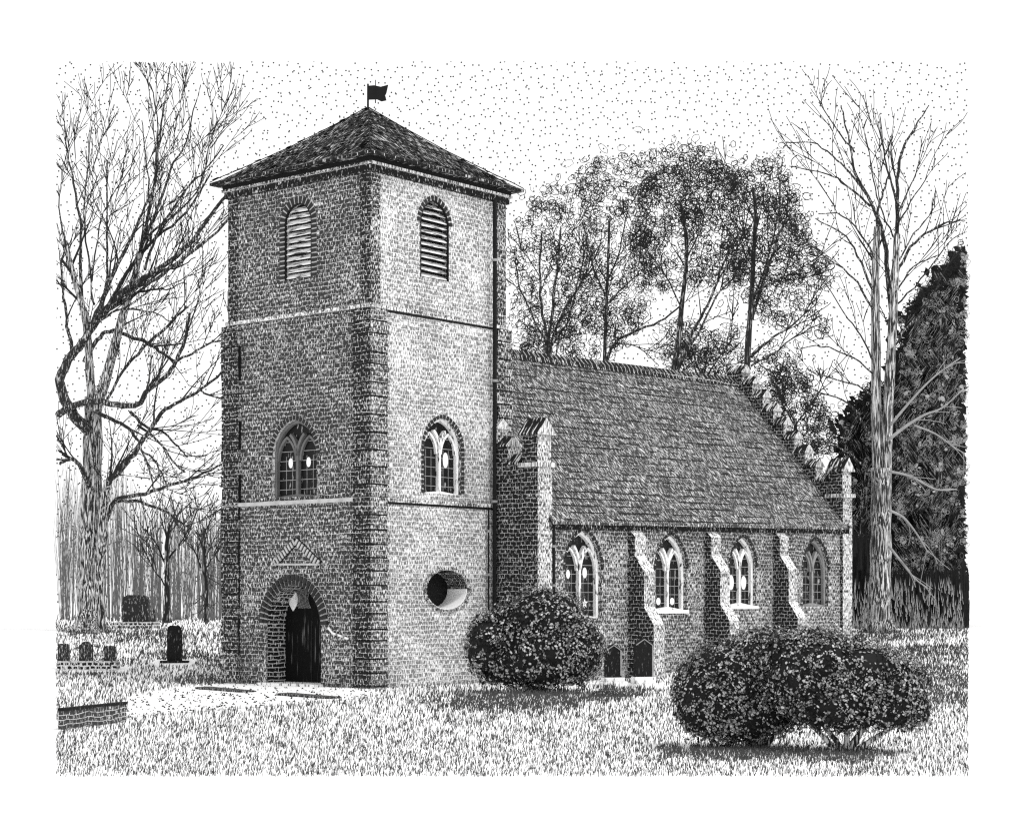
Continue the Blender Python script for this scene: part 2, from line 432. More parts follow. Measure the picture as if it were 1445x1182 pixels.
# ragged shingle butts on the tower roof
for side in range(4):
    for r_ in range(15):
        t = (r_ + .3) / 15
        for k in range(int(46 * (1 - t)) + 2):
            s_ = U(-1, 1); half = (W / 2 + OV) * (1 - t)
            zc = ZC + .10 + (18.78 - ZC - .10) * t - .10 * math.sin(math.pi * t) + .02
            dx = s_ * half; dy = -half
            a = side * math.pi / 2; ca_, sa_ = math.cos(a), math.sin(a)
            def rr(x, y, z): return (W / 2 + x * ca_ - y * sa_, W / 2 + x * sa_ + y * ca_, z)
            w_ = U(.02, .05); l_ = U(.2, .4); lift = U(.02, .06)
            mb.add([rr(dx - w_, dy + l_ * .75, zc + l_ * .3), rr(dx + w_, dy + l_ * .75, zc + l_ * .3), rr(dx + w_ + .05, dy, zc + lift), rr(dx - w_ + .05, dy, zc + lift)], [(0, 1, 2, 3)], 1)
roof_t = mb.build('tower_roof', [M['shingle_tower'], M['leafdark']], ch)
mb = MB()
for sx, sy in ((0, 0), (1, 0), (0, 1), (1, 1)):
    c = Vector((-OV if not sx else W + OV, -OV if not sy else W + OV, ZC + .13)); pts = [c]
    for t in (.07, .2, .5, .8, 1): 
        q = c.lerp(apex, t); q.z += -.12 * math.sin(math.pi * min(1, t * 1.0)) * .9 + .03; pts.append(q)
    mb.tube(pts, [.016] * 6, 5)
part(mb, 'hip_ridge', M['ink'], roof_t)
# weather vane
mb = MB(); v0 = apex
mb.tube([v0 - Vector((0, 0, .1)), v0 + Vector((0, 0, .78))], [.035, .03], 8)
vane = part(mb, 'weather_vane', M['ink'])
fd = ROT @ Vector((1, .15, 0)); pts = []
def VP(a, z, d): q = v0 + fd * a + Vector((0, 0, z)) + Vector((fd.y, -fd.x, 0)) * d; return tuple(q)
mb = MB(); mb.prism(VP, [(.02, .72), (.02, .26), (.30, .28), (.44, .22), (.60, .26), (.56, .42), (.60, .50), (.66, .78), (.42, .70), (.2, .74)], -.012, .012)
part(mb, 'flag', M['ink'], vane)
mb = MB(); mb.tube([v0 + fd * .24 + Vector((0, 0, .16)), v0 + fd * .24 + Vector((0, 0, .92))], [.02, .015], 6)
part(mb, 'spike', M['ink'], vane)

# windows
def offs(pts, o):
    """shrink (+) or grow (-) an arch outline sideways and at the top"""
    c = (pts[0][0] + pts[-1][0]) / 2; w = abs(pts[-1][0] - pts[0][0]) / 2; k = (w - o) / w
    zt = max(p[1] for p in pts); zs = pts[1][1]
    return [(c + (a - c) * k, z if z <= zs else zs + (z - zs) * (zt - zs - o) / (zt - zs)) for a, z in pts]
def voussoirs(P, pts, band, d, parent, mat=None, jambs=False, tick=.17, name='brick_arch'):
    mb = MB(); base = MB(); o_ = offs(pts, -band)
    ln = pts if jambs else pts[1:-1]; lo = o_ if jambs else o_[1:-1]
    for i in range(len(ln) - 1):
        base.prism(P, [ln[i], ln[i + 1], lo[i + 1], lo[i]], -.02, d * .4)
    acc = []; L = [0]
    for i in range(len(ln) - 1): L.append(L[-1] + math.hypot(ln[i + 1][0] - ln[i][0], ln[i + 1][1] - ln[i][1]))
    def pt(line, s):
        for i in range(len(L) - 1):
            if s <= L[i + 1] + 1e-6:
                t = (s - L[i]) / max(1e-6, L[i + 1] - L[i]); return (line[i][0] + (line[i + 1][0] - line[i][0]) * t, line[i][1] + (line[i + 1][1] - line[i][1]) * t)
        return line[-1]
    nb = max(4, int(L[-1] / tick))
    for k in range(nb):
        s0 = L[-1] * (k + .02) / nb; s1 = L[-1] * (k + .72) / nb
        mb.prism(P, [pt(ln, s0), pt(ln, s1), pt(lo, s1), pt(lo, s0)], -.01, d)
    b = part(base, name, M['mortar'] if mat is None else mat, parent)
    part(mb, 'voussoir', M['vous'], b) if parent == ch else part(mb, 'voussoir', M['vous'], parent)
    return b
def window(P, pts, dep, fmat, discs=(), sill=True, star=None, fw=.10):
    a0, a1 = pts[0][0], pts[-1][0]; c = (a0 + a1) / 2; w = a1 - a0; zb = pts[0][1]; zt = max(p[1] for p in pts)
    mb = MB(); ins = offs(pts, fw * .5)
    mb.strip(P, ins + [(c, zb + fw / 2)], fw, -dep + .003, -dep + .16, closed=True)
    zs = pts[1][1]
    mb.box(P(c - .06, zb, -dep + .01), P(c + .06, zs + .15, -dep + .15)) if False else mb.prism(P, [(c - .055, zb), (c + .055, zb), (c + .055, zs + .1), (c - .055, zs + .1)], -dep + .006, -dep + .155)
    h = (zt - zs)
    for s_ in (-1, 1):
        sub = arch(min(c, c + s_ * w / 2), max(c, c + s_ * w / 2), zb, zs + h * .62, .9, 7)
        mb.strip(P, offs(sub, .10)[1:-1], .075, -dep + .009, -dep + .12)
        # y-tracery arms
        arm = [(c + s_ * (w / 2) * (1 - math.cos(q)) * .92, zs + h * .93 * math.sin(q) * .86) for q in [i * .17 for i in range(6)]]
        mb.strip(P, arm, .09, -dep + .012, -dep + .165)
    fr = part(mb, 'window', fmat)
    pb = MB(); pb.prism(P, offs(pts, .02), -dep + .001, -dep + .03)
    # lead cames as slightly raised strips
    pane = part(pb, 'pane', M['glass'], fr)
    cm = MB(); z = zb + .25
    while z < zs + h * .5:
        cm.prism(P, [(a0 + .1, z), (a1 - .1, z), (a1 - .1, z + .018), (a0 + .1, z + .018)], -dep + .032, -dep + .037); z += .3
    for s_ in (-.3, -.16, .16, .3):
        cm.prism(P, [(c + s_ * w - .008, zb + .1), (c + s_ * w + .008, zb + .1), (c + s_ * w + .008, zs), (c + s_ * w - .008, zs)], -dep + .032, -dep + .036)
    part(cm, 'leading', M['leafgrey'], fr)
    dm = MB()
    for (fa, fz, rx_, rz_) in discs:
        ca2 = c + fa * w; cz2 = zb + fz * (zt - zb)
        dm.prism(P, [(ca2 + rx_ * math.cos(k * math.pi / 7), cz2 + rz_ * math.sin(k * math.pi / 7)) for k in range(14)], -dep + .038, -dep + .045)
        part(dm, 'roundel', M['paper'], fr); dm = MB()
    if star:
        ca2 = c + star[0] * w; cz2 = zb + star[1] * (zt - zb)
        dm.prism(P, [(ca2 + (.17 if k % 2 == 0 else .075) * math.sin(k * math.pi / 5), cz2 + (.17 if k % 2 == 0 else .075) * math.cos(k * math.pi / 5)) for k in range(10)], -dep + .038, -dep + .046)
    if star: part(dm, 'star', M['paper'], fr)
    if sill:
        sb = MB(); sb.prism(P, [(a0 - .06, zb - .1), (a1 + .06, zb - .1), (a1 + .06, zb + .02), (a0 - .06, zb + .02)], -dep + .02, .07)
        part(sb, 'sill', M['paper'], fr)
    return fr
w1 = window(PW1, midW, .28, M['vous_mid'], [(-.2, .45, .1, .16), (.2, .45, .1, .16)], sill=False)
voussoirs(PW1, midW, .14, .04, w1, tick=.14)
w2 = window(PS1, midS, .28, M['frame'], [(.22, .46, .13, .25)], sill=False)
voussoirs(PS1, midS, .12, .03, w2, M['brick_south_lit'], jambs=True, tick=.15)
# belfry louvres
for P, pts, dep in ((PW2, belW, .22), (PS2, belS, .3)):
    mb = MB(); mb.prism(P, offs(pts, .01), -dep + .001, -dep + .03)
    lo_ = part(mb, 'louvred_opening', M['ink'])
    z0, z1 = pts[0][1], max(p[1] for p in pts); zs = pts[1][1]; c = (pts[0][0] + pts[-1][0]) / 2; hw = (pts[-1][0] - pts[0][0]) / 2
    n = 12
    for k in range(n):
        z = z0 + (z1 - z0 - .1) * k / n
        t = max(0, (z + .12 - zs) / (z1 - zs)); w_ = hw * math.sqrt(max(.02, 1 - t * t)) - .02
        mb = MB(); tilt = U(-.012, .012)
        q = [P(c - w_, z + .03 + tilt, -.04), P(c + w_, z + .03 - tilt, -.04), P(c + w_, z + .17, -dep + .05), P(c - w_, z + .17, -dep + .05)]
        q2 = [(x, y, zz + .03) for x, y, zz in q]
        mb.add(q + q2, [(0, 1, 2, 3), (7, 6, 5, 4), (0, 4, 5, 1), (1, 5, 6, 2), (2, 6, 7, 3), (3, 7, 4, 0)])
        part(mb, 'louvre', M['louvre'], lo_)
    fb = MB(); fb.strip(P, offs(pts, .02), .035, -.06, .015); part(fb, 'frame', M['ink'], lo_)
    if P is PW2: voussoirs(P, pts, .22, .03, lo_, jambs=True, tick=.15)
    else: voussoirs(P, pts, .16, .02, lo_, M['brick_south_lit'], tick=.15)
# doorway
Pd = faceW(.85)
mb = MB(); mb.prism(Pd, offs(doorW, .01), .001, .06); door = part(mb, 'door', M['door'])
dz0, dz1 = doorW[0][1], max(p[1] for p in doorW); dc = (doorW[0][0] + doorW[-1][0]) / 2; dw = doorW[-1][0] - doorW[0][0]
mb = MB()
a_, z_ = hitW(414, 845, .78); a2 = hitW(421, 845, .78)[0]; rw = abs(a_ - a2)
zt_ = hitW(414, 829, .78)[1]; zb_ = hitW(414, 862, .78)[1]
lens = [(a_ - rw * math.sin(math.pi * k / 8), zb_ + (zt_ - zb_) * k / 8) for k in range(9)] + [(a_ + rw * .9 * math.sin(math.pi * k / 8), zb_ + (zt_ - zb_) * k / 8) for k in range(7, 0, -1)]
mb.prism(faceW(.78), lens, .0, .02); part(mb, 'fanlight', M['paper'], door)
mb = MB()
for k in range(11):       # ribs of the curved hood over the door
    q = k / 10; aa = a_ - rw - .05 - .55 * q
    mb.tube([Vector(Pd(aa + .10 * math.sin(t * math.pi), z_ + .33 - .62 * t, .09 + .05 * math.sin(t * 3))) for t in [i / 6 for i in range(7)]], [.006 + .004 * R()] * 7, 4)
part(mb, 'hood_rib', M['leafgrey'], door)
mb = MB()
mb.prism(Pd, [(dc - .02, dz0 + .1), (dc + .02, dz0 + .1), (dc + .02, dz0 + 2.2), (dc - .02, dz0 + 2.2)], .061, .075)
part(mb, 'door_strip', M['leafdark'], door)
mb = MB(); mb.tube([Pd(dc + .2, dz0 + 1.15, .11), Pd(dc + .2, dz0 + 1.35, .11)], [.02, .02], 6); part(mb, 'handle', M['ink'], door)
mb = MB(); mb.prism(PW0, [(doorW[0][0] - .1, -.05), (doorW[-1][0] + .1, -.05), (doorW[-1][0] + .1, .07), (doorW[0][0] - .1, .07)], -.8, .35); part(mb, 'doorstep', M['stone'])
b1 = voussoirs(PW0, doorW, .13, .05, ch, tick=.15, name='door_arch')
b2 = voussoirs(PW0, offs(doorW, -.15), .17, .08, ch, tick=.17, name='door_arch')
mb = MB(); A = [hitW(388, 796), hitW(418, 763), hitW(452, 796)]
mb.strip(PW0, [A[0], A[2]], .06, 0.001, .05)
ped = part(mb, 'pediment', M['mortar'])
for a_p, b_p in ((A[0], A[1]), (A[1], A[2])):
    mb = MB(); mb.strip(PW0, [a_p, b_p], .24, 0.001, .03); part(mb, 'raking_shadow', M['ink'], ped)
    mb = MB()
    for k in range(9):
        f0, f1 = k / 9 + .02, k / 9 + .075
        mb.strip(PW0, [(a_p[0] + (b_p[0] - a_p[0]) * f, a_p[1] + (b_p[1] - a_p[1]) * f) for f in (f0, f1)], .2, .031, .07 + .002 * (k % 2))
    part(mb, 'raking_brick', M['mortar'], ped)
mb = MB(); B_ = [hitW(340, 890), hitW(376, 890), hitW(376, 966), hitW(340, 966)]
mb.strip(PW0, [B_[0], B_[1]], .10, .001, .06); mb.strip(PW0, [B_[1], B_[2]], .12, .001, .064); mb.strip(PW0, [hitW(334, 937), hitW(376, 937)], .10, .001, .058)
part(mb, 'brick_panel', M['brick_nave'])
mb = MB(); mb.box((-.22, W - .75, -.4), (.3, W + .2, .85)); mb.box((-.14, W - .7, .853), (.3, W + .14, .98)); part(mb, 'plinth', M['brick_quoin'])
mb = MB(); q = [hitW(464, 885), hitW(470, 893), hitW(482, 897), hitW(492, 901)]; mb.strip(PW0, q, .06, .001, .04); part(mb, 'brick_scar', M['stone'])
# oculus back and rim
mb = MB(); mb.prism(faceS(.85), [((a - ca) * .97 + ca, (z - cz) * .97 + cz) for a, z in ocu], .001, .03)
oc = part(mb, 'round_window', M['ink'])
mb = MB()
for k in range(30):
    q0 = 2 * math.pi * k / 30; q1 = q0 + .14
    mb.prism(PS0, [(ca + RO * f_ * math.cos(q), cz + RZ * f_ * math.sin(q)) for f_, q in ((1.0, q0), (1.0, q1), (1.16, q1), (1.16, q0))], -.02, .03)
part(mb, 'voussoir', M['brick_nave'], oc)
mb = MB()      # dark trowel lines along the upper part of the reveal
for k in range(9):
    dd = -.06 - .08 * k
    mb.tube([Vector(PS0(ca + RO * .985 * math.cos(q), cz + RZ * .985 * math.sin(q), dd + U(-.02, .02))) for q in [-.35 + i * .28 for i in range(12)]], [.009] * 12, 4)
part(mb, 'reveal_joint', M['ink'], oc)
mb = MB(); mb.prism(PS0, [((a - ca) * .985 + ca, (z - cz) * .985 + cz) for a, z in ocu if z < cz + .02 - .2 * RZ], -.98, -.0, 0)
# sunlight on the bottom of the round reveal, painted as a thin white shell
mb = MB(); sg = [math.pi + .45 + i * (2.75 / 10) for i in range(11)]
for i in range(10):
    q0, q1 = sg[i], sg[i + 1]
    mb.prism(PS0, [(ca + RO * f_ * math.cos(q), cz + RZ * f_ * math.sin(q)) for f_, q in ((.998, q0), (.998, q1), (.96, q1), (.96, q0))], -.84, -.01)
part(mb, 'sunlit_reveal', M['paper'], oc)
# down pipes
def pipe(p0, p1, r=.06):
    mb = MB(); mb.tube([p0, p1], [r, r], 8); o = part(mb, 'drainpipe', M['ink'], smooth=False)
    for k in range(4):
        b = MB(); q = Vector(p0).lerp(Vector(p1), (k + .5) / 4); b.tube([q - Vector((0, 0, .04)), q + Vector((0, 0, .04))], [r * 1.5] * 2, 8)
        part(b, 'pipe_bracket', M['frame_dark'], o)
pipe((XN - .16, -.14, 0), (XN - .16, -.14, ZC - .4), .065)
pipe((XN - .42, -.10, 0), (XN - .42, -.10, ZA - .1), .03)

# nave
def shear(o, f=sh):
    for v in o.data.vertices: v.co.z += f(v.co.x)
    boxuv(o.data)
    return o
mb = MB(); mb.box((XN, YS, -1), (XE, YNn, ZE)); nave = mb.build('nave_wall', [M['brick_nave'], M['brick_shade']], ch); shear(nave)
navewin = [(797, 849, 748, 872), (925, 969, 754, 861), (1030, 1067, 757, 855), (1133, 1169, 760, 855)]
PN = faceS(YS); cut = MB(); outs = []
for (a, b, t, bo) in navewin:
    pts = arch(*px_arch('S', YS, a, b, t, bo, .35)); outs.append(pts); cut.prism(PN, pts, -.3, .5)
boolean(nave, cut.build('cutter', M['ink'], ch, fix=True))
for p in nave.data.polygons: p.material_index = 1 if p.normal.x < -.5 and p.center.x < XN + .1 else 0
boxuv(nave.data)
dd = [dict(discs=[(-.25, .5, .1, .15), (.2, .52, .12, .18)], star=(.2, .17)), dict(discs=[(-.22, .12, .13, .13), (.22, .12, .13, .13)]),
      dict(discs=[(-.24, .34, .19, .28), (.24, .34, .17, .26)]), dict()]
for i, pts in enumerate(outs):
    wn_ = window(PN, pts, .3, M['frame'] if i in (0, 1) else M['frame_dark'] if i == 3 else M['frame'], sill=i in (1, 2), **dd[i], fw=.13)
    voussoirs(PN, pts, .10, .03, wn_, M['brick_jamb'], tick=.2)
mb = MB(); mb.box((XN + .5, YS - .12, ZE - .30), (XE - .1, YS + .002, ZE - .05)); mb.box((XN + .5, YS - .2, ZE - .047), (XE - .1, YS - .001, ZE + .04)); mb.box((XN + .5, YNn, ZE - .3), (XE - .1, YNn + .15, ZE + .04))
shear(part(mb, 'eaves_cornice', M['cornice']))
# nave roof
g0 = XN + .5; g1 = XE - .55; ov = .3; zl = ZE + .06; sl_ = (ZR - zl) / HALF
mb = MB(); pr = [(YS - ov, zl - ov * sl_ * .55), (YS - ov, zl - ov * sl_ * .55 + .1), (YM, ZR + .1), (YNn + ov, zl - ov * sl_ * .55 + .1), (YNn + ov, zl - ov * sl_ * .55), (YM, ZR - .12)]
mb.prism(lambda a, z, d: (d, a, z), pr, g0, g1)
# shingle butts standing a little proud, in broken courses
nrow = 26
for r_ in range(nrow):
    t = (r_ + .25) / nrow; y = YS - ov + (HALF + ov) * t; zb = pr[1][1] + (pr[2][1] - pr[1][1]) * t
    x = g0 + .05
    while x < g1 - .3:
        l = U(.2, 1.3)
        if R() < .55:
            x1 = min(x + l, g1); h = U(.012, .03)
            mb.add([(x, y - .012, zb + .0), (x1, y - .012, zb + .0), (x1, y - .005, zb + h + .01), (x, y - .005, zb + h + .01)], [(0, 1, 2, 3)], 1)
        x += l
nroof = shear(part(mb, 'nave_roof', [M['shingle'], M['leafdark']]))
mb = MB(); mb.prism(lambda a, z, d: (d, a, z), [(YM - .26, ZR - .14), (YM - .2, ZR + .02), (YM, ZR + .24), (YM + .2, ZR + .02), (YM + .26, ZR - .14)], g0, g1)
shear(part(mb, 'ridge_cap', M['ridge'], nroof))
# stepped gables
NS = 8; PWID = .66
def zroof(y): return zl + sl_ * (HALF - abs(y - YM))
def gable(x0, x1, name, drop=0.0):
    ys_ = [YS + PWID + (HALF - PWID - .38) * i / NS for i in range(NS + 1)]
    pts = [(YS + .02, -.8)]; steps = []
    pts.append((YS + .02, zroof(YS) + .35))
    for i in range(NS):
        zt = zroof(ys_[i + 1]) + .38
        pts += [(ys_[i], pts[-1][1]), (ys_[i], zt)] if i else [(ys_[0], pts[-1][1]), (ys_[0], zt)]
        steps.append((ys_[i], ys_[i + 1], zt))
    pts += [(ys_[NS], pts[-1][1])]; zt = zroof(YM) + .42; pts += [(ys_[NS], zt)]
    mir = [(2 * YM - a, z) for a, z in reversed(pts)]
    mb = MB(); mb.prism(lambda a, z, d: (d, a, z), pts + mir, x0, x1)
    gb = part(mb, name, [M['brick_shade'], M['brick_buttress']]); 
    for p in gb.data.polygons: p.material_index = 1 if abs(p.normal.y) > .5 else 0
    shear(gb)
    allsteps = steps + [(2 * YM - b, 2 * YM - a, z) for a, b, z in steps] + [(ys_[NS], 2 * YM - ys_[NS], zt)]
    for a, b, z in allsteps:
        mb = MB(); xm = (x0 + x1) / 2
        mb.prism(lambda aa, zz, d: (aa, d, zz), [(x0 - .07, z + .003), (x1 + .07, z + .003), (x1 + .07, z + .05), (xm, z + .36), (x0 - .07, z + .05)], a - .05, b + .04)
        cp = part(mb, 'coping', [M['coping'], M['coping_end']], gb)
        for p in cp.data.polygons: p.material_index = 1 if p.normal.y < -.5 and a > YS + 1 else 0
        shear(cp)
    for yy, s_ in ((YS, -1), (YNn, 1)):     # corner pier with its little gabled cap
        y0, y1 = (yy - .12, yy + PWID - .1) if s_ < 0 else (yy - PWID + .1, yy + .12)
        xa, xb = x0 - .06, x1 + .1
        mb = MB(); mb.box((xa, y0, -.8), (xb, y1, 6.95 - drop)); mb.box((xa + .02, y0 + .03, 7.1 - drop), (xb - .02, y1 - .02, 7.98 - drop))
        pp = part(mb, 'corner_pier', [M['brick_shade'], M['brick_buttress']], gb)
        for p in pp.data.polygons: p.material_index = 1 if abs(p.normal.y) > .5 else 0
        shear(pp)
        mb = MB(); mb.box((xa - .1, y0 - .1, 6.953 - drop), (xb + .1, y1 + .08, 7.097 - drop)); shear(part(mb, 'corbel_band', M['coping_end'], gb))
        mb = MB(); xm = (xa + xb) / 2
        mb.prism(lambda aa, zz, d: (aa, d, zz), [(xa - .08, 7.983 - drop), (xb + .08, 7.983 - drop), (xb + .08, 8.03 - drop), (xm, 8.55 - drop), (xa - .08, 8.03 - drop)], y0 - .08, y1 + .08)
        cp = part(mb, 'coping', [M['coping'], M['coping_end']], gb)
        for p in cp.data.polygons: p.material_index = 1 if p.normal.y < -.5 else 0
        shear(cp)
    return gb
gable(XN - .02, XN + .56, 'west_gable'); gable(XE - .56, XE + .02, 'east_gable', .55)
pipe((XN + .75, YS - .1, 0), (XN + .75, YS - .1, ZE - .2), .06)
# buttresses
for px_ in (886, 994, 1091):
    x0 = hitS(px_, 850, YS)[0]; x1 = x0 + .62
    st = [(.30, 4.75, 5.05), (.68, 3.55, 4.1), (1.08, 1.75, 2.35)]
    pr_ = [(0, -.8), (st[2][0], -.8), (st[2][0], st[2][1]), (st[1][0], st[2][2]), (st[1][0], st[1][1]), (st[0][0], st[1][2]), (st[0][0], st[0][1]), (0, st[0][2])]
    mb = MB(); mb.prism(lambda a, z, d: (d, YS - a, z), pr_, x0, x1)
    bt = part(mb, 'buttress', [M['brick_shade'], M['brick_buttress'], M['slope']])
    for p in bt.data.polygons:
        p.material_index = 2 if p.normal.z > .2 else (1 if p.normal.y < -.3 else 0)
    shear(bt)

# ------------------------------------------------------------------ gravestones and low masonry
def stone(name, px0, px1, pyt, pyb, shape, mat, label, cat='gravestone', rz=0., th=.12, base=None, group=None, basemat=None):
    c = on_ground((px0 + px1) / 2, pyb); k = c.y / F; w = (px1 - px0) * k; h = (pyb - pyt) * k
    e = empty(name, c, rz, label, cat, group)
    P = lambda a, z, d: (a, -d, z)
    z0 = 0
    if base:
        mb = MB()
        for i, (bw_, bh, bd) in enumerate(base):
            mb.box((-bw_ * w / 2, -bd / 2, z0 - (.1 if i == 0 else -.003)), (bw_ * w / 2, bd / 2, z0 + bh)); z0 += bh
        mb.build('base', basemat or M['stone'], e, fix=True)
    if shape == 'pointed': pts = [(-w/2, z0), (-w/2, h * .86), (-w * .42, h * .88), (-w * .2, h * .95), (0, h), (w * .2, h * .95), (w * .42, h * .88), (w/2, h * .86), (w/2, z0)]
    elif shape == 'round': pts = arch(-w/2, w/2, z0, h, 0, 8)
    elif shape == 'shoulder': pts = [(-w/2, z0), (-w/2, h*.82), (-w*.38, h*.84)] + [(-w*.34*math.cos(math.pi*i/8), h*.86+h*.14*math.sin(math.pi*i/8)) for i in range(9)] + [(w*.38, h*.84), (w/2, h*.82), (w/2, z0)]
    else: pts = [(-w/2, z0), (-w*.5, h*.8), (-w*.46, h*.93), (-w*.3, h), (w*.3, h*.99), (w*.44, h*.93), (w*.5, h*.8), (w/2, z0)]
    mb = MB(); mb.prism(P, [(a, max(z, z0 + .003) if base else z - (.1 if z <= z0 else 0)) for a, z in pts], -th / 2, th / 2)
    o = mb.build('slab', mat, e, fix=True)
    return e, w, h
RG = math.radians(18)
def rim(e, w, h):
    mb = MB(); P = lambda a, z, d: (a, -d, z)
    mb.strip(P, [(w/2 - .03, .3), (w/2 - .03, h*.84)], .05, .08, .095); mb.strip(P, [(w/2 - .03, h*.84), (0, h*.965), (-w/2+.03, h*.85)], .03, .08, .093)
    mb.build('carved_border', M['frame_dark'], e, fix=True)
e, w, h = stone('gravestone', 853, 877, 908, 966, 'pointed', M['grave'], 'dark pointed gravestone on a pale stepped base, nearer the round shrub', rz=RG, th=.15, base=[(1.45, .12, .5), (1.25, .12, .35)]); rim(e, w, h)
e, w, h = stone('gravestone', 894, 922, 899, 969, 'pointed', M['grave'], 'taller black pointed gravestone standing against the first nave buttress', rz=RG, th=.15, base=[(1.3, .12, .5), (1.12, .2, .35)]); rim(e, w, h)
c = on_ground(861, 982); mb = MB()
P = lambda a, z, d: (a, d, z)
mb.add([(.55 * math.cos(k * .524) , .28 * math.sin(k * .524), 0) for k in range(12)] + [(.45 * math.cos(k * .524), .2 * math.sin(k * .524), .16) for k in range(12)], [tuple(range(12, 24))] + [(k, (k + 1) % 12, (k + 1) % 12 + 12, k + 12) for k in range(12)])
o = mb.build('footstone', M['grave_old']); o.location = c; tag(o, 'low oval footstone lying in the grass before the two dark gravestones', 'footstone')
stone('gravestone', 236, 257, 882, 934, 'soft', M['grave'], 'tall narrow dark gravestone alone in the grass left of the tower', rz=.1, th=.2, base=[(1.9, .06, .5)], basemat=M['grave'])
e, w, h = stone('monument', 174, 211, 839, 886, 'soft', M['grave_mid'], 'broad dark headstone on a rubble plinth near the bare woods', 'monument', th=.5, base=[(1.55, .28, 1.6)], basemat=M['rubble'])
c2 = on_ground(213, 884); e2 = stone('gravestone', 208, 220, 858, 885, 'soft', M['grave_old'], 'small squat gravestone at the right end of the rubble plinth', th=.4)[0]
c = on_ground(125, 944)
mb = MB(); mb.box((-1.05, -.3, -.1), (1.05, .35, .26)); mb.box((-1.02, -.27, .263), (.98, .3, .30)); o = mb.build('grave_kerb', M['rubble'], fix=True); o.location = c; tag(o, 'low rubble kerb under the row of three small gravestones', 'grave kerb')
for (a, b, t, bo, s_, lb) in ((82, 98, 914, 938, 'soft', 'pale worn gravestone at the left end of the rubble kerb'), (112, 131, 911, 938, 'shoulder', 'shouldered gravestone in the middle of the rubble kerb'), (147, 164, 917, 938, 'soft', 'short square gravestone at the right end of the rubble kerb')):
    e = stone('gravestone', a, b, t, bo, s_, M['grave_old'], lb)[0]
    e.location = (e.location.x * (c.y + .05) / e.location.y, c.y + .05, .30 + c.z)
    e.location.z = c.z + .302
# low brick wall at the left
p0, p1 = on_ground(89, 1029), on_ground(178, 1018); d_ = (p1 - p0); L_ = d_.length; rz = math.atan2(d_.y, d_.x)
e = empty('low_brick_wall', p0, rz, 'knee-high brick wall at the left edge of the path', 'wall')
mb = MB(); mb.box((0, 0, -.1), (L_, .11, .38)); mb.build('wall', brick('low_wall_brick', .36, 1.0, row=.10, bw=.26, ms=.008, stroke=.03, slen=.1, light=.8, dark=.05, jk=.75), e)
mb = MB(); mb.box((0, -.02, .383), (L_ + .03, .13, .44)); mb.build('coping', M['grave'], e)
# flat ledger stones on the path
for (pa, pb, lb) in (((275, 972), (337, 977), 'thin dark ledger stone at the far edge of the path'), ((390, 981), (457, 986), 'thin dark ledger stone lying in the path before the church door')):
    a, b = on_ground(*pa), on_ground(*pb); d_ = b - a; o = None
    mb = MB(); L_ = d_.length
    mb.add([(0, 0, -.02), (L_, 0, -.02), (L_ + .02, .5, -.02), (.05, .45, -.02), (0, 0, .07), (L_, .02, .05), (L_ + .02, .5, .06), (.05, .45, .08)], [(0,3,2,1),(4,5,6,7),(0,1,5,4),(1,2,6,5),(2,3,7,6),(3,0,4,7)])
    o = mb.build('ledger_stone', M['grave_old']); o.location = a; o.rotation_euler = (0, 0, math.atan2(d_.y, d_.x)); tag(o, lb, 'ledger stone')

# ------------------------------------------------------------------ bare and leafy trees
def smoothline(pts, n=4):
    out = []; N_ = len(pts)
    for i in range(N_ - 1):
        p0, p1, p2, p3 = pts[max(0, i - 1)], pts[i], pts[i + 1], pts[min(N_ - 1, i + 2)]
        for k in range(n):
            t = k / n
            out.append(tuple(.5 * (2 * b + (c - a) * t + (2 * a - 5 * b + 4 * c - d) * t * t + (3 * b - a - 3 * c + d) * t ** 3) for a, b, c, d in zip(p0, p1, p2, p3)))
    out.append(tuple(pts[-1])); return out
def limb3(pxs, Y, dy=0.0, jit=1.2):
    """pixel polyline -> world polyline near depth Y with a slow drift in depth"""
    n = len(pxs); d0 = U(-.3, .3) * jit; d1 = U(-2.5, 2.5) * jit; out = []
    for i, (a, b) in enumerate(pxs):
        y = Y + dy + (d0 + (d1 - d0) * i / max(1, n - 1)) * (0 if i == 0 else 1)
        out.append(at(a, b, y))
    return [Vector(p) for p in smoothline([tuple(p) for p in out])]
def clipin(pts, rad):
    o = []; r = []
    for p, q in zip(pts, rad):
        if not inside(p): break
        o.append(p); r.append(q)
    return o, r
def twigs(mb, pts, rad, k, length, lvl=0, start=.25, upk=.55, rmin=.012):
    n = len(pts)
    for _ in range(k):
        i = int(U(start, .98) * (n - 1)); p = pts[i]; t = (pts[min(n - 1, i + 1)] - pts[max(0, i - 1)]).normalized()
        side = Vector((U(-1, 1), U(-.7, .7), U(-.35, .5))).normalized()
        d = (t * 1.0 + side * .62 + Vector((0, 0, upk * .25))).normalized()
        L = length * U(.45, 1.2); m = 8; q = [p]; cur = Vector(p)
        bend = Vector((U(-.3, .3), U(-.2, .2), upk * U(-.15, .75)))
        for j in range(m):
            d = (d + bend * .22 + Vector((U(-1, 1), U(-1, 1), U(-1, 1))) * .055).normalized(); cur = cur + d * L / m; q.append(Vector(cur))
        r0 = max(rmin * 1.3, min(rad[i] * .5, .04 * L / 2.2)); rr = [max(rmin, r0 * (1 - j / (m + .5))) for j in range(m + 1)]
        q, rr = clipin(q, rr)
        if len(q) > 2:
            mb.tube(q, rr, 4)
            if lvl > 0: twigs(mb, q, rr, 3, L * .6, lvl - 1, .25, upk, rmin)
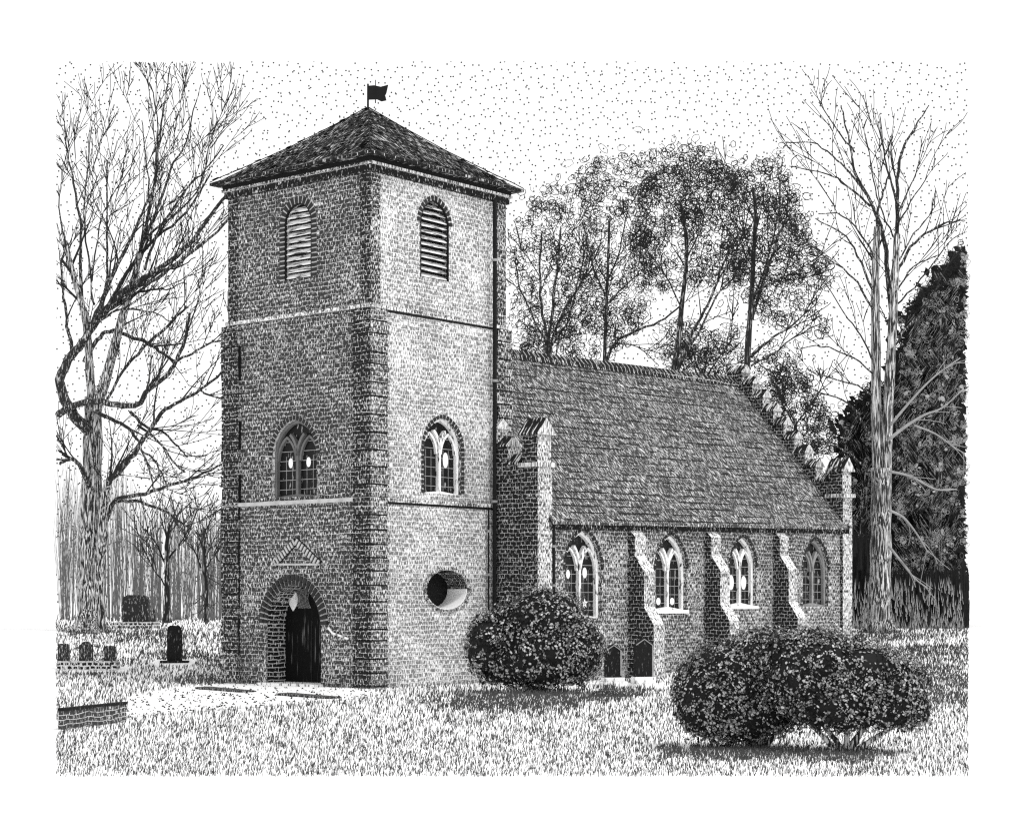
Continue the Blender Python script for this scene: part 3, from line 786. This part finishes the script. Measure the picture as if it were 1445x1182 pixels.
def bare_tree(name, label, Y, trunks, limbs, matT, matB, k=6, tl=3.0, lvl=1, group=None, pale=(), cat='tree', rmin=.014, jit=1.2, leafy=False, slim=.82):
    b = at(*trunks[0][0][0], Y); base = Vector((b.x, Y, gz(0, Y)))
    e = empty(name, base, 0, label, cat, group)
    def local(mb, nm, mat):
        if not mb.v: return
        mb.v = [(x - base.x, y - base.y, z - base.z) for x, y, z in mb.v]; return mb.build(nm, mat, e, smooth=True, uv=False)
    mt, br, tw, pl = MB(), MB(), MB(), MB()
    for ti, (pts, w0, w1) in enumerate(trunks):
        P3 = limb3(pts, Y, 0, .25); n = len(P3)
        if ti == 0: P3[0].z = base.z - .3
        rad = [((w0 + (w1 - w0) * (i / (n - 1)) ** .8) * Y / F / 2) for i in range(n)]
        if ti == 0:
            for i in range(3): rad[i] *= 1 + .18 * (1 - i / 3) ** 2
            for k_ in range(6):
                q = k_ * 1.05 + U(-.2, .2); r_ = rad[0]
                pts_ = [P3[0] + Vector((math.cos(q) * f_ * r_, math.sin(q) * f_ * r_, h)) for f_, h in ((.4, 1.2), (.75, .65), (1.15, .35), (1.55, .2))]
                mt.tube(pts_, [r_ * .3, r_ * .27, r_ * .18, r_ * .06], 6)
        rad = [r * (1 + .06 * math.sin(i * 1.7)) for i, r in enumerate(rad)]
        P3, rad = clipin(P3, rad); mt.tube(P3, rad, 10)
        if ti or len(trunks) == 1: twigs(tw, P3, rad, k, tl, lvl, .55, rmin=rmin)
    for (pts, w0, w1) in limbs:
        w0 *= slim
        P3 = limb3(pts, Y, 0, jit); n = len(P3); rad = [max(rmin, (w0 + (w1 - w0) * i / (n - 1)) * Y / F / 2) for i in range(n)]
        P3 = [p + Vector((U(-.04, .04), 0, U(-.05, .05))) for p in P3]
        P3, rad = clipin(P3, rad)
        if len(P3) > 2: br.tube(P3, rad, 7); twigs(tw, P3, rad, k, tl, lvl, .3, rmin=rmin)
    for (pts, w0, w1) in pale:
        P3 = limb3(pts, Y - 2, 0, .5); n = len(P3); rad = [max(rmin, (w0 + (w1 - w0) * i / (n - 1)) * Y / F / 2) for i in range(n)]
        P3, rad = clipin(P3, rad); pl.tube(P3, rad, 6); twigs(pl, P3, rad, 4, tl * .6, 0, .3, -.6, rmin=rmin)
    nb_ = len(br.f); br.add(tw.v, tw.f, 1); br.m = [0] * nb_ + [1] * (len(br.f) - nb_)
    if leafy: local(mt, 'trunk', matT); br.v = [(x - base.x, y - base.y, z - base.z) for x, y, z in br.v]; return e, base, br
    local(mt, 'trunk', matT); local(br, 'crown', [matB, M['twig']]); local(pl, 'low_branch', M['twig_pale'])
    return e, base

bare_tree('bare_tree', 'massive bare tree with spreading crooked limbs at the far left', 80,
  [([(128, 900), (127, 850), (128, 780), (129, 700), (131, 620), (132, 560)], 40, 25),
   ([(140, 890), (139, 820), (144, 760), (147, 710), (153, 678)], 20, 12),
   ([(132, 580), (127, 530), (124, 480), (118, 440), (104, 390), (92, 340)], 15, 7),
   ([(133, 580), (146, 545), (160, 495), (172, 450), (188, 400), (197, 355)], 18, 9)],
  [([(153, 680), (172, 660), (195, 632), (212, 605), (232, 578), (262, 562), (290, 545), (318, 520)], 11, 3),
   ([(280, 550), (300, 560), (322, 560)], 4, 2),
   ([(146, 745), (165, 706), (205, 696), (250, 682), (288, 668), (322, 650)], 9, 2.5),
   ([(165, 706), (200, 708), (232, 722), (262, 740), (292, 765), (312, 795)], 6, 2),
   ([(128, 690), (112, 655), (98, 648), (84, 656)], 9, 4),
   ([(126, 610), (104, 585), (90, 560), (84, 535), (102, 500), (120, 478), (146, 440), (175, 415), (215, 385), (262, 350), (300, 300), (323, 272)], 21, 4),
   ([(122, 475), (142, 430), (160, 385), (188, 330), (205, 290), (232, 240)], 10, 2), ([(132, 460), (160, 420), (185, 375), (222, 335), (262, 300), (300, 240)], 9, 2), ([(140, 450), (170, 425), (205, 410), (235, 408), (262, 398)], 6, 1.5), ([(150, 438), (185, 420), (225, 385), (250, 378), (275, 362)], 6, 1.5), ([(126, 470), (150, 445), (180, 436), (215, 440), (240, 452)], 5, 1.5),
   ([(146, 440), (180, 405), (212, 398), (250, 372), (285, 345), (323, 310)], 9, 3),
   ([(81, 584), (100, 574), (135, 566), (165, 571), (196, 571), (206, 555), (232, 532), (250, 508), (262, 472), (268, 440)], 13, 4),
   ([(250, 508), (270, 500), (300, 482), (322, 480)], 5, 2),
   ([(118, 510), (138, 480), (155, 467), (182, 474), (208, 484), (225, 495), (245, 510)], 8, 4),
   ([(208, 484), (232, 465), (246, 450), (262, 432)], 6, 3),
   ([(150, 568), (170, 530), (190, 505), (208, 484)], 5, 4),
   ([(206, 560), (210, 530), (214, 500)], 4, 2),
   ([(124, 572), (150, 588), (176, 600), (192, 618), (202, 640), (214, 672), (216, 690)], 8, 2),
   ([(184, 580), (205, 600), (232, 612), (252, 630), (264, 646)], 6, 2),
   ([(195, 600), (222, 622), (244, 650), (262, 668)], 5, 2),
   ([(202, 636), (218, 650), (230, 670), (238, 690)], 4, 2),
   ([(104, 500), (95, 460), (90, 420), (86, 380), (92, 350)], 7, 2),
   ([(118, 440), (112, 380), (114, 320), (104, 260), (95, 215), (90, 170)], 7, 1.6),
   ([(132, 430), (126, 380), (118, 300), (122, 250), (130, 180)], 4, 1.4),
   ([(145, 440), (152, 370), (150, 300), (150, 226)], 5, 2),
   ([(130, 395), (140, 320), (156, 280), (190, 228)], 3, 1.3),
   ([(197, 355), (208, 310), (218, 262), (224, 200), (232, 150), (240, 95)], 7, 1.4),
   ([(219, 262), (222, 180), (212, 120), (190, 92)], 3, 1.2),
   ([(200, 345), (225, 290), (240, 240), (262, 200), (282, 120)], 6, 1.3),
   ([(197, 360), (210, 290), (206, 220), (200, 170)], 4, 1.3),
   ([(190, 395), (212, 330), (250, 300), (285, 255), (298, 170)], 5, 1.4),
   ([(205, 380), (222, 330), (262, 268), (290, 240), (316, 205)], 5, 1.6),
   ([(100, 380), (88, 320), (82, 270)], 4, 1.5)],
  M['bark'], M['bark_limb'], k=4, tl=3.4, lvl=2, rmin=.012)
bare_tree('bare_tree', 'small forked bare tree in front of the hazy woods', 108,
  [([(236, 872), (236, 820), (235, 770), (240, 740)], 9, 4)], [([(235, 800), (222, 770), (205, 745)], 4, 1), ([(236, 790), (255, 765), (270, 740)], 4, 1), ([(236, 830), (215, 800), (200, 770)], 3, 1)],
  M['bark_dark'], M['bark_dark'], k=7, tl=2.6, lvl=1, group='young bare trees by the woods', rmin=.02, jit=.4)
bare_tree('bare_tree', 'slender bare tree in the woods close beside the tower', 112,
  [([(292, 874), (291, 820), (288, 780), (290, 745)], 6, 2.5)], [([(291, 820), (280, 790), (272, 770)], 3, 1), ([(291, 800), (302, 780), (312, 760)], 3, 1)],
  M['bark_dark'], M['bark_dark'], k=6, tl=2.4, lvl=1, group='young bare trees by the woods', rmin=.02, jit=.4)

bare_tree('bare_tree', 'very tall bare tree with twin pale stems behind the east gable', 80,
  [([(1240, 893), (1241, 840), (1243, 780), (1243, 720), (1243, 660)], 33, 27),
   ([(1241, 700), (1237, 600), (1236, 500), (1235, 420), (1236, 360), (1238, 320)], 18, 9),
   ([(1248, 700), (1251, 620), (1255, 540), (1260, 450), (1263, 390), (1266, 330)], 19, 9)],
  [([(1238, 322), (1240, 295), (1247, 270), (1256, 240)], 7, 2),
   ([(1258, 440), (1252, 370), (1243, 320), (1228, 285), (1208, 245), (1200, 205), (1187, 150)], 11, 2),
   ([(1222, 275), (1200, 245), (1175, 220), (1145, 200), (1110, 202)], 5, 1.3),
   ([(1205, 215), (1180, 180), (1155, 143)], 4, 1.3),
   ([(1228, 290), (1195, 262), (1168, 245), (1115, 235)], 5, 1.3),
   ([(1266, 335), (1266, 270), (1272, 215), (1290, 180), (1311, 148)], 9, 1.5),
   ([(1268, 290), (1255, 250), (1248, 210), (1242, 160)], 5, 1.3),
   ([(1262, 270), (1246, 225), (1240, 195)], 3, 1.2),
   ([(1264, 340), (1245, 300), (1232, 250), (1222, 190)], 4, 1.3),
   ([(1268, 300), (1282, 270), (1298, 230)], 4, 1.3), ([(1266, 320), (1285, 285), (1310, 248)], 4, 1.3),
   ([(1266, 385), (1285, 350), (1312, 325), (1345, 312), (1362, 312)], 7, 1.4),
   ([(1268, 370), (1290, 330), (1314, 298)], 4, 1.3),
   ([(1265, 410), (1290, 375), (1325, 360)], 4, 1.3), ([(1266, 430), (1300, 395), (1330, 352), (1358, 328)], 4, 1.3),
   ([(1236, 420), (1215, 370), (1195, 335), (1150, 308)], 6, 1.5),
   ([(1236, 370), (1222, 340), (1190, 305), (1155, 300)], 5, 1.4),
   ([(1234, 440), (1210, 400), (1180, 372), (1140, 345), (1110, 320)], 5, 1.3),
   ([(1234, 510), (1215, 475), (1190, 440), (1165, 400)], 4, 1.3), ([(1236, 530), (1205, 505), (1160, 488), (1130, 492)], 4, 1.3),
   ([(1236, 560), (1200, 540), (1160, 530), (1138, 520)], 4, 1.3), ([(1238, 640), (1215, 590), (1190, 565), (1150, 552)], 6, 1.5),
   ([(1240, 680), (1210, 650), (1175, 625), (1160, 622)], 4, 1.3),
   ([(1256, 500), (1280, 460), (1305, 440), (1325, 400)], 5, 1.5)],
  M['bark_pale'], M['bark_limb'], k=3, tl=2.2, lvl=1, rmin=.013, slim=.7,
  pale=[([(1254, 620), (1280, 600), (1305, 585), (1330, 575), (1360, 548)], 5, 1.5), ([(1256, 600), (1290, 560), (1320, 530), (1355, 505)], 4, 1.5),
        ([(1255, 665), (1285, 672), (1320, 690), (1350, 690)], 4, 1.4), ([(1255, 720), (1275, 730), (1295, 755), (1310, 780)], 4, 1.4),
        ([(1254, 770), (1270, 790), (1290, 815), (1310, 830)], 4, 1.4), ([(1290, 600), (1320, 612), (1345, 630), (1362, 640)], 3, 1.2)])

def leaf_tree(name, label, Y, trunks, limbs, poly, ncl, per, lr=.22, lw=.040, k=3, group=None, fill=None, seed=0, spread=.85):
    random.seed(seed + 5)
    e, base, mb = bare_tree(name, label, Y, [(p, a * .8, b * .8) for p, a, b in trunks], [(p, a * .8, b * .8) for p, a, b in limbs], M['bark_fine'], M['bark_fine'], k=k, tl=2.4, lvl=1, group=group, rmin=.018, jit=.6, leafy=True)
    xs_ = [p[0] for p in poly]; ys_ = [p[1] for p in poly]; c = 0; g = 0
    while c < ncl and g < 60000:
        g += 1; a, b = U(min(xs_), max(xs_)), U(min(ys_), max(ys_))
        if not in_poly(a, b, poly): continue
        nv = noise.noise(Vector((a / 42., b / 34., seed * 3.1)))
        if nv < -.42 + U(-.12, .12): continue
        c += 1; ct = at(a, b, Y + U(-2.6, 2.6)); cr = U(.35, 1) * spread
        for _ in range(int(per * U(.35, 1.0))):
            off = Vector((random.gauss(0, 1), random.gauss(0, 1), random.gauss(0, .7))) * cr
            p = ct + off
            if not inside(p) or (not in_poly(CX + p.x / p.y * F, HY - (p.z - EYE) / p.y * F, poly) and R() < .8): continue
            nr = Vector((U(-.8, .8), -1, U(-.7, .9)))
            mb.leaf(p - base, lr * U(.6, 1.3), lw * U(.7, 1.2), nr, rim=2)
    mb.build('crown', [M['bark_fine'], M['twig'], M['leafrim']], e, uv=False)
    return e
G = 'leafy trees behind the nave roof'
leaf_tree('leafy_tree', 'thin-leaved tree close to the right side of the tower, many forked stems', 92,
  [([(773, 860), (773, 700), (773, 560), (774, 480)], 16, 14)],
  [([(774, 482), (780, 430), (788, 370), (792, 320)], 8, 3), ([(773, 482), (764, 430), (762, 380), (765, 330)], 7, 3), ([(772, 485), (748, 440), (732, 400), (726, 350)], 5, 2), ([(776, 485), (800, 430), (822, 395), (840, 350)], 6, 2), ([(776, 490), (800, 455), (815, 400), (830, 330)], 5, 2)],
  [(722, 320), (745, 285), (775, 262), (800, 245), (835, 235), (840, 300), (835, 380), (830, 450), (815, 510), (740, 500), (722, 450)], 165, 12, group=G, seed=1)
leaf_tree('leafy_tree', 'slim leafy tree behind the ridge with one long arching low bough', 96,
  [([(851, 860), (851, 700), (852, 560), (854, 480), (857, 400), (860, 310)], 11, 4)],
  [([(853, 520), (868, 485), (895, 468), (930, 455), (960, 432)], 8, 3), ([(858, 430), (880, 405), (905, 385)], 4, 2), ([(857, 400), (875, 350), (885, 300)], 4, 2), ([(856, 420), (835, 370), (825, 320)], 4, 2), ([(870, 485), (900, 490), (930, 515)], 3, 1.5)],
  [(820, 240), (850, 222), (880, 228), (912, 212), (925, 260), (925, 340), (915, 420), (900, 480), (860, 505), (822, 500), (820, 400)], 165, 12, group=G, seed=2)
leaf_tree('leafy_tree', 'dark-stemmed leafy tree above the middle of the nave ridge', 90,
  [([(948, 860), (949, 700), (950, 540), (958, 480), (962, 430), (968, 380), (968, 330), (960, 285)], 15, 5)],
  [([(956, 520), (978, 470), (1000, 430), (1016, 385), (1030, 350)], 8, 3), ([(956, 522), (985, 470), (1010, 420), (1038, 390), (1055, 385)], 6, 2), ([(962, 440), (945, 400), (925, 370)], 4, 2), ([(967, 370), (990, 320), (1000, 270)], 4, 2), ([(960, 525), (1000, 505), (1030, 520), (1048, 545)], 4, 2)],
  [(905, 225), (925, 215), (960, 203), (1010, 208), (1035, 245), (1045, 330), (1045, 420), (1020, 400), (985, 400), (960, 420), (900, 400), (900, 300)], 215, 12, group=G, seed=3)
leaf_tree('leafy_tree', 'tall leafy tree beside the top of the east gable, pale split stem', 86,
  [([(1052, 860), (1052, 700), (1053, 560), (1056, 480), (1060, 430), (1063, 370), (1066, 300), (1062, 265)], 17, 5)],
  [([(1060, 450), (1078, 395), (1095, 345), (1112, 298)], 9, 3), ([(1062, 430), (1082, 370), (1098, 300), (1104, 220)], 5, 1.5), ([(1060, 505), (1085, 480), (1115, 462), (1150, 430)], 7, 2), ([(1060, 515), (1090, 500), (1130, 470), (1175, 450)], 5, 1.5), ([(1064, 420), (1085, 400), (1125, 385)], 4, 1.5), ([(1062, 380), (1045, 340), (1030, 300)], 4, 1.5)],
  [(1020, 238), (1060, 230), (1090, 220), (1104, 205), (1115, 262), (1135, 300), (1152, 350), (1185, 380), (1185, 400), (1150, 420), (1175, 470), (1120, 470), (1070, 450), (1030, 400), (1030, 320)], 215, 11, group=G, seed=4)
leaf_tree('leafy_tree', 'low dense leafy tree peeping over the right part of the ridge', 98,
  [([(990, 860), (990, 700), (992, 560), (992, 520)], 9, 6)], [([(992, 540), (970, 500), (945, 470)], 4, 2), ([(992, 540), (1015, 505), (1035, 475)], 4, 2)],
  [(920, 470), (950, 450), (985, 452), (1020, 470), (1050, 460), (1055, 545), (1000, 545), (950, 530), (925, 505)], 90, 12, group=G, seed=5, k=2)
leaf_tree('leafy_tree', 'rounded low leafy tree showing behind the stepped east gable', 90,
  [([(1125, 870), (1125, 760), (1124, 650), (1122, 590)], 12, 6)], [([(1122, 600), (1100, 560), (1085, 520)], 4, 2), ([(1122, 600), (1145, 570), (1160, 550)], 4, 2)],
  [(1062, 510), (1085, 490), (1120, 500), (1145, 530), (1160, 560), (1178, 600), (1175, 650), (1130, 640), (1090, 590), (1062, 550)], 150, 12, group=G, seed=6, k=2, lr=.17)

# dark evergreen mass at the right
def evergreen(name, label, Y, poly, nb, nl, seed, trunk):
    random.seed(seed); e, base, mb = bare_tree(name, label, Y, [(trunk, 22, 14)], [], M['bark_dark'], M['bark_dark'], k=6, tl=3, lvl=1, rmin=.02, group='dark evergreens at the right', leafy=True)
    xs_ = [p[0] for p in poly]; ys_ = [p[1] for p in poly]
    def pick():
        while True:
            a, b = U(min(xs_), max(xs_)), U(min(ys_), max(ys_))
            if in_poly(a + 26 * noise.noise(Vector((a / 17., b / 17., 8))), b + 30 * noise.noise(Vector((a / 19., b / 19., 1))), poly): return a, b
    for _ in range(nb * 3):
        a, b = pick(); a -= abs(random.gauss(0, 9)) * (R() < .5); b -= abs(random.gauss(0, 7)) * (R() < .5); p = at(a, b, Y + U(0, 3.5))
        if not inside(p + Vector((.2, 0, 0))): continue
        s_ = U(.1, .3); n_ = Vector((U(-.8, .8), -1, U(-.6, .8))).normalized(); t = n_.cross(Vector((R(), R(), R()))).normalized(); q = n_.cross(t)
        p = p - base; mb.add([p + t * s_, p + q * s_ * .6, p - t * s_, p - q * s_ * .6], [(0, 1, 2, 3)], 2)
    for _ in range(int(nl * 2.2)):
        a, b = pick(); 
        if noise.noise(Vector((a / 25., b / 25., seed))) < -.18: continue
        p = at(a, b, Y - U(.3, 2.2))
        if not inside(p): continue
        v_ = noise.noise(Vector((a / 18., b / 14., 7)))
        mb.leaf(p - base, U(.05, .15), .022, Vector((U(-.8, .8), -1, U(-.5, 1))), fill=3 if R() < .05 + .15 * v_ else None, rim=3 if R() < .30 + v_ else 1, seg=7)
    for _ in range(nl // 2):     # loose outline leaves past the edge of the mass
        k_ = random.randrange(len(poly) - 2); f_ = R(); a = poly[k_][0] + (poly[k_ + 1][0] - poly[k_][0]) * f_ - random.gauss(0, 6); b = poly[k_][1] + (poly[k_ + 1][1] - poly[k_][1]) * f_ - abs(random.gauss(0, 8))
        if b > 780: continue
        p = at(a, b, Y + U(-1, 2))
        if inside(p + Vector((.25, 0, 0))): mb.leaf(p - base, U(.1, .24), .04, Vector((U(-.8, .8), -1, U(-.5, 1))), rim=1, seg=7)
    for _ in range(int(nl * 1.3)):      # fine drooping sprays
        a, b = pick(); p = at(a, b, Y - U(.3, 2.4)); sgn = -1 if noise.noise(Vector((a / 40., b / 40., 2))) < 0 else 1
        if not inside(p + Vector((.4, 0, 0))): continue
        p = p - base; L = U(.15, .5); dx = sgn * U(.2, .9) * L; w_ = U(.008, .016)
        mb.add([p + Vector((0, 0, w_)), p - Vector((0, 0, w_)), p + Vector((dx, 0, -L))], [(0, 1, 2)], 3)
    mb.build('crown', [M['bark_dark'], M['leafrim'], M['leafdark'], M['leafgrey']], e, uv=False)
evergreen('evergreen_tree', 'huge dark evergreen tree filling the far right edge', 96,
  [(1366, 350), (1350, 372), (1335, 395), (1318, 412), (1300, 430), (1285, 452), (1275, 500), (1262, 530), (1262, 600), (1258, 700), (1258, 830), (1280, 862), (1366, 880)], 3800, 2600, 31, [(1320, 880), (1320, 700), (1325, 560), (1330, 450)])
evergreen('evergreen_tree', 'lower dark evergreen filling the gap between east gable and twin-stemmed tree', 99,
  [(1215, 570), (1232, 555), (1262, 545), (1262, 880), (1196, 880), (1196, 640), (1185, 610), (1190, 590)], 1500, 700, 32, [(1222, 880), (1222, 760), (1224, 640)])
random.seed(77)
mb = MB()
for _ in range(900):      # pale grass heads against the dark
    a = U(1200, 1366); b = 893 - 75 * R() ** 2; p = at(a, b, U(84, 86)); h = U(.12, .3)
    if inside(p + Vector((.2, 0, 0))): mb.add([p + Vector((-.016, 0, -h)), p + Vector((.016, 0, -h)), p + Vector((U(-.08, .08), 0, h))], [(0, 1, 2)], 1)
for _ in range(5200):     # black undergrowth below the evergreens
    a = U(1200, 1366); b = U(815, 893) if a > 1255 else U(760, 890); Y = U(86, 98); p = at(a, b, Y)
    if not inside(p): continue
    h = U(.3, .9); w_ = U(.03, .09)
    mb.add([p + Vector((-w_, 0, -h)), p + Vector((w_, 0, -h)), p + Vector((U(-.1, .1), 0, h))], [(0, 1, 2)])
for _ in range(700):
    a = U(1258, 1366); b = U(805, 880); p = at(a, b, U(98.5, 100)); s_ = U(.4, .8)
    if not inside(p + Vector((.8, 0, 0))): continue
    mb.add([p + Vector((-s_, 0, -s_)), p + Vector((s_, 0, -s_ * .8)), p + Vector((s_ * .7, .1, s_)), p + Vector((-s_, 0, s_ * .7))], [(0, 1, 2, 3)])
tag(mb.build('undergrowth', [M['leafdark'], M['leafgrey']], uv=False), 'black shaded undergrowth beneath the evergreens', 'undergrowth', kind='stuff')

# hazy woods at the left: upright poles
random.seed(5); mb = MB()
for _ in range(2900):
    a = U(79.5, 330)
    if noise.noise(Vector((a / 7., 0, 9))) < U(-.5, .35): continue
    Y = U(122, 160); x = (a - CX) * Y / F
    top = 640 + 70 * noise.noise(Vector((a / 38., 0, 3))) + (a - 79) * .22 + U(-10, 130) * R()
    zt = EYE - (top - HY) * Y / F; w_ = U(.006, .022); l = U(-.6, .6)
    z0 = gz(0, Y) if R() < .35 else U(gz(0, Y), zt - 1); zt = z0 + (zt - z0) * U(.35, 1)
    p = Vector((x - .3, Y, 0))
    if not inside(p): continue
    mb.add([(x - w_, Y, z0), (x + w_, Y, z0), (x + w_ * .4 + l, Y, zt), (x - w_ * .4 + l, Y, zt)], [(0, 1, 2, 3)])
for _ in range(34):
    a = U(82, 318); Y = U(120, 135); x = (a - CX) * Y / F; zt = EYE - (U(700, 800) - HY) * Y / F
    mb.tube([(x, Y, gz(0, Y) - .1), (x + U(-.2, .2), Y, zt)], [U(.03, .09), .02], 5)
tag(mb.build('woods', M['poles'], uv=False), 'hazy far-off wood of thin upright trunks behind the left graves', 'woods', kind='stuff')

# ------------------------------------------------------------------ clipped shrubs
def shrub(label, px, py, Y, blobs, stems, n, lr, lw, seed, group='round clipped shrubs'):
    random.seed(seed); base = Vector(((px - CX) * Y / F, Y, 0))
    e = empty('shrub', base, 0, label, 'shrub', group); k = Y / F
    mb = MB(); core = MB(); B = []
    for (bx, by, rx_, rz_, dy) in blobs:
        c = at(bx, by, Y + dy) - base; B.append((c, rx_ * k, min(rx_, rz_) * 1.05 * k, rz_ * k))
    for (c, a, b, r) in B:
        nu, nv = 18, 11; vs = []
        for j in range(nv + 1):
            for i in range(nu):
                q = 2 * math.pi * i / nu; t = math.pi * j / nv
                d = Vector((math.cos(q) * math.sin(t), math.sin(q) * math.sin(t), math.cos(t)))
                s_ = .84 + .16 * noise.noise(d * 2.2 + c)
                vs.append((c.x + d.x * a * s_, c.y + d.y * b * s_, c.z + d.z * r * s_))
        core.add(vs, [(j * nu + i, (j + 1) * nu + i, (j + 1) * nu + (i + 1) % nu, j * nu + (i + 1) % nu) for j in range(nv) for i in range(nu)])
    tot = sum(a * r for _, a, b, r in B)
    for (c, a, b, r) in B:
        for _ in range(int(n * a * r / tot)):
            d = Vector((random.gauss(0, 1), random.gauss(0, 1), random.gauss(0, 1))).normalized()
            if d.y > .55: continue
            lump = noise.noise(d * 3.3 + c * 1.3)
            s_ = .93 + .2 * lump + U(-.07, .08) + (U(0, .09) if R() < .12 else 0)
            p = c + Vector((d.x * a * s_, d.y * b * s_, d.z * r * s_))
            if p.z < .03: continue
            if any(((p - c2).x / a2) ** 2 + ((p - c2).y / b2) ** 2 + ((p - c2).z / r2) ** 2 < .66 for c2, a2, b2, r2 in B if c2 is not c): continue
            nr = d + Vector((U(-.8, .8), U(-.8, .8), U(-.6, .8)))
            pf = .50 + 1.15 * noise.noise(p * 2.4 * (.085 / lr) ** .5 + c * 2) + .26 * d.x + .12 * d.z  # leaves paler to the right and top: sunlit side put into leaf colour
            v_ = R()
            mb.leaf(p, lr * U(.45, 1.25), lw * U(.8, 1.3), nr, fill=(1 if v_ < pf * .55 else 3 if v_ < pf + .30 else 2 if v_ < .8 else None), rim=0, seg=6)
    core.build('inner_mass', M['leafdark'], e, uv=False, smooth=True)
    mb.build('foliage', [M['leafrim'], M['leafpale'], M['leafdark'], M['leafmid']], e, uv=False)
    st = MB()
    for pts in stems:
        P3 = [Vector(p) for p in smoothline([tuple(at(a, b, Y + d) - base) for a, b, d in pts])]
        P3[0].z = -.05; nn = len(P3); st.tube(P3, [(5.5 - 3.5 * i / nn) * k for i in range(nn)], 6)
    if stems: st.build('stem', M['bark'], e, uv=False, smooth=True)
    return e
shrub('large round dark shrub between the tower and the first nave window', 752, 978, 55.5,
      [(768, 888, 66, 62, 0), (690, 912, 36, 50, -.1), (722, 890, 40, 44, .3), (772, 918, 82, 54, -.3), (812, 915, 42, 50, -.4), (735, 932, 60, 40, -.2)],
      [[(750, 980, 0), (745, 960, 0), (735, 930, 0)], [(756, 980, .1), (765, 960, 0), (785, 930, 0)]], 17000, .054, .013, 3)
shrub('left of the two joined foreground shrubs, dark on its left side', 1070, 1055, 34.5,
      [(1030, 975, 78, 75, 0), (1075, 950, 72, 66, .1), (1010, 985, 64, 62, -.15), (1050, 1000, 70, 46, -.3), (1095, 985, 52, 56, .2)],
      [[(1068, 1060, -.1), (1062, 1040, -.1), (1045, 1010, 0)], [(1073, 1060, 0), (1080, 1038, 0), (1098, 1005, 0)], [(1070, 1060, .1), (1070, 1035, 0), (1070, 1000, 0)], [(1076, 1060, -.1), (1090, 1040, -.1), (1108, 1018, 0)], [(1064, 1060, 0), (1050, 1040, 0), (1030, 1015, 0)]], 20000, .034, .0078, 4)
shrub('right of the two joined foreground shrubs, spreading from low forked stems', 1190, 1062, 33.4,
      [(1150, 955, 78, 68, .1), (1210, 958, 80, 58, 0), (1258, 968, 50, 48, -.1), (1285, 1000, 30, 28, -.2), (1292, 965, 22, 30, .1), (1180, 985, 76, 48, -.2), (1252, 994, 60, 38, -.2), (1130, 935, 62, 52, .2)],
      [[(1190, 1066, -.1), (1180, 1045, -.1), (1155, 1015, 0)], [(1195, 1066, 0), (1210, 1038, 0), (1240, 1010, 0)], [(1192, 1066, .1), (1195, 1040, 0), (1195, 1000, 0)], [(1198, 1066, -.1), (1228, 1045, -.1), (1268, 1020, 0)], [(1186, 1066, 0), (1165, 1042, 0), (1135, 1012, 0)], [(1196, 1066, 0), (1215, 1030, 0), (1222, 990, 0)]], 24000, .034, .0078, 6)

# ------------------------------------------------------------------ grass
random.seed(9); mb = MB(); cnt = 0
shade = [(720, 990, 130, 18), (790, 985, 90, 14), (1050, 1062, 130, 13), (1190, 1066, 85, 12), (1000, 1060, 80, 10), (880, 975, 50, 14), (1310, 918, 80, 8), (1320, 950, 80, 12), (1330, 985, 60, 10), (250, 925, 60, 8), (210, 902, 60, 10), (290, 960, 60, 8), (120, 948, 50, 8), (1240, 900, 80, 6)]  # ellipses of denser dark blades standing in for shadow on the lawn
GR = [(o.location.x, o.location.y, .8) for o in COL.objects if o.parent is None and o.name.split('.')[0] in ('gravestone', 'monument', 'grave_kerb')]
CI = math.cos(-ANG); SI = math.sin(-ANG)
def blocked(p):
    q = ROT @ (p - N0)
    for gx, gy, gr in GR:
        if abs(p.x - gx) < gr and -1.2 < p.y - gy < .6: return True
    return (-.05 < q.x < W and -.05 < q.y < W) or (XN < q.x < XE and YS < q.y < YNn)
for _ in range(150000):
    py = 868 + 229 * (R() ** .85); px = U(79, 1366)
    if py > 1095.5: continue
    dn = 0
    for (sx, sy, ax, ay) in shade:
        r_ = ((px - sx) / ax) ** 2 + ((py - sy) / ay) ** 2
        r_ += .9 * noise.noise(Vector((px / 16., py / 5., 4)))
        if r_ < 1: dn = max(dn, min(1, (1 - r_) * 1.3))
    nz_ = noise.noise(Vector((px / 60., py / 18., 1)))
    base_d = .31 + .08 * nz_ + (.10 if py < 960 else 0) + (.05 if py < 925 else 0)
    if px < 325 and py < 965: base_d += .10 + .14 * math.sin(py / 7.)
    if px > 1205 and py < 1000: base_d += .30 * math.sin(py / 6.5 + .012 * px) + .26  # bands of thicker growth drawn as shadow across the right lawn
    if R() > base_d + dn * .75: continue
    p = on_ground(px, py)
    if not inside(p) or p.y < 28.54 or in_poly(p.x, p.y, path_w) or blocked(p): continue
    k = p.y / F; h = U(4, 9.5) * k * (1.0 if py > 960 else .8); w_ = U(.26, .55) * k; l = U(-2.2, 3.2) * k
    if dn > .3: w_ *= 1.1
    z = p.z - .01; m_ = .55
    mb.v += [(p.x - w_, p.y, z), (p.x + w_, p.y, z), (p.x + w_ + l * .35, p.y + .01, z + h * m_), (p.x - w_ + l * .35, p.y + .01, z + h * m_), (p.x + l, p.y + .02, z + h)]
    b = len(mb.v) - 5; mb.f += [(b, b + 1, b + 2, b + 3), (b + 3, b + 2, b + 4)]; mb.m += [0, 0]; cnt += 1
tag(mb.build('grass', M['grass'], uv=False), 'short rough grass of dark blades over the churchyard', 'grass', kind='stuff')
print('blades', cnt)
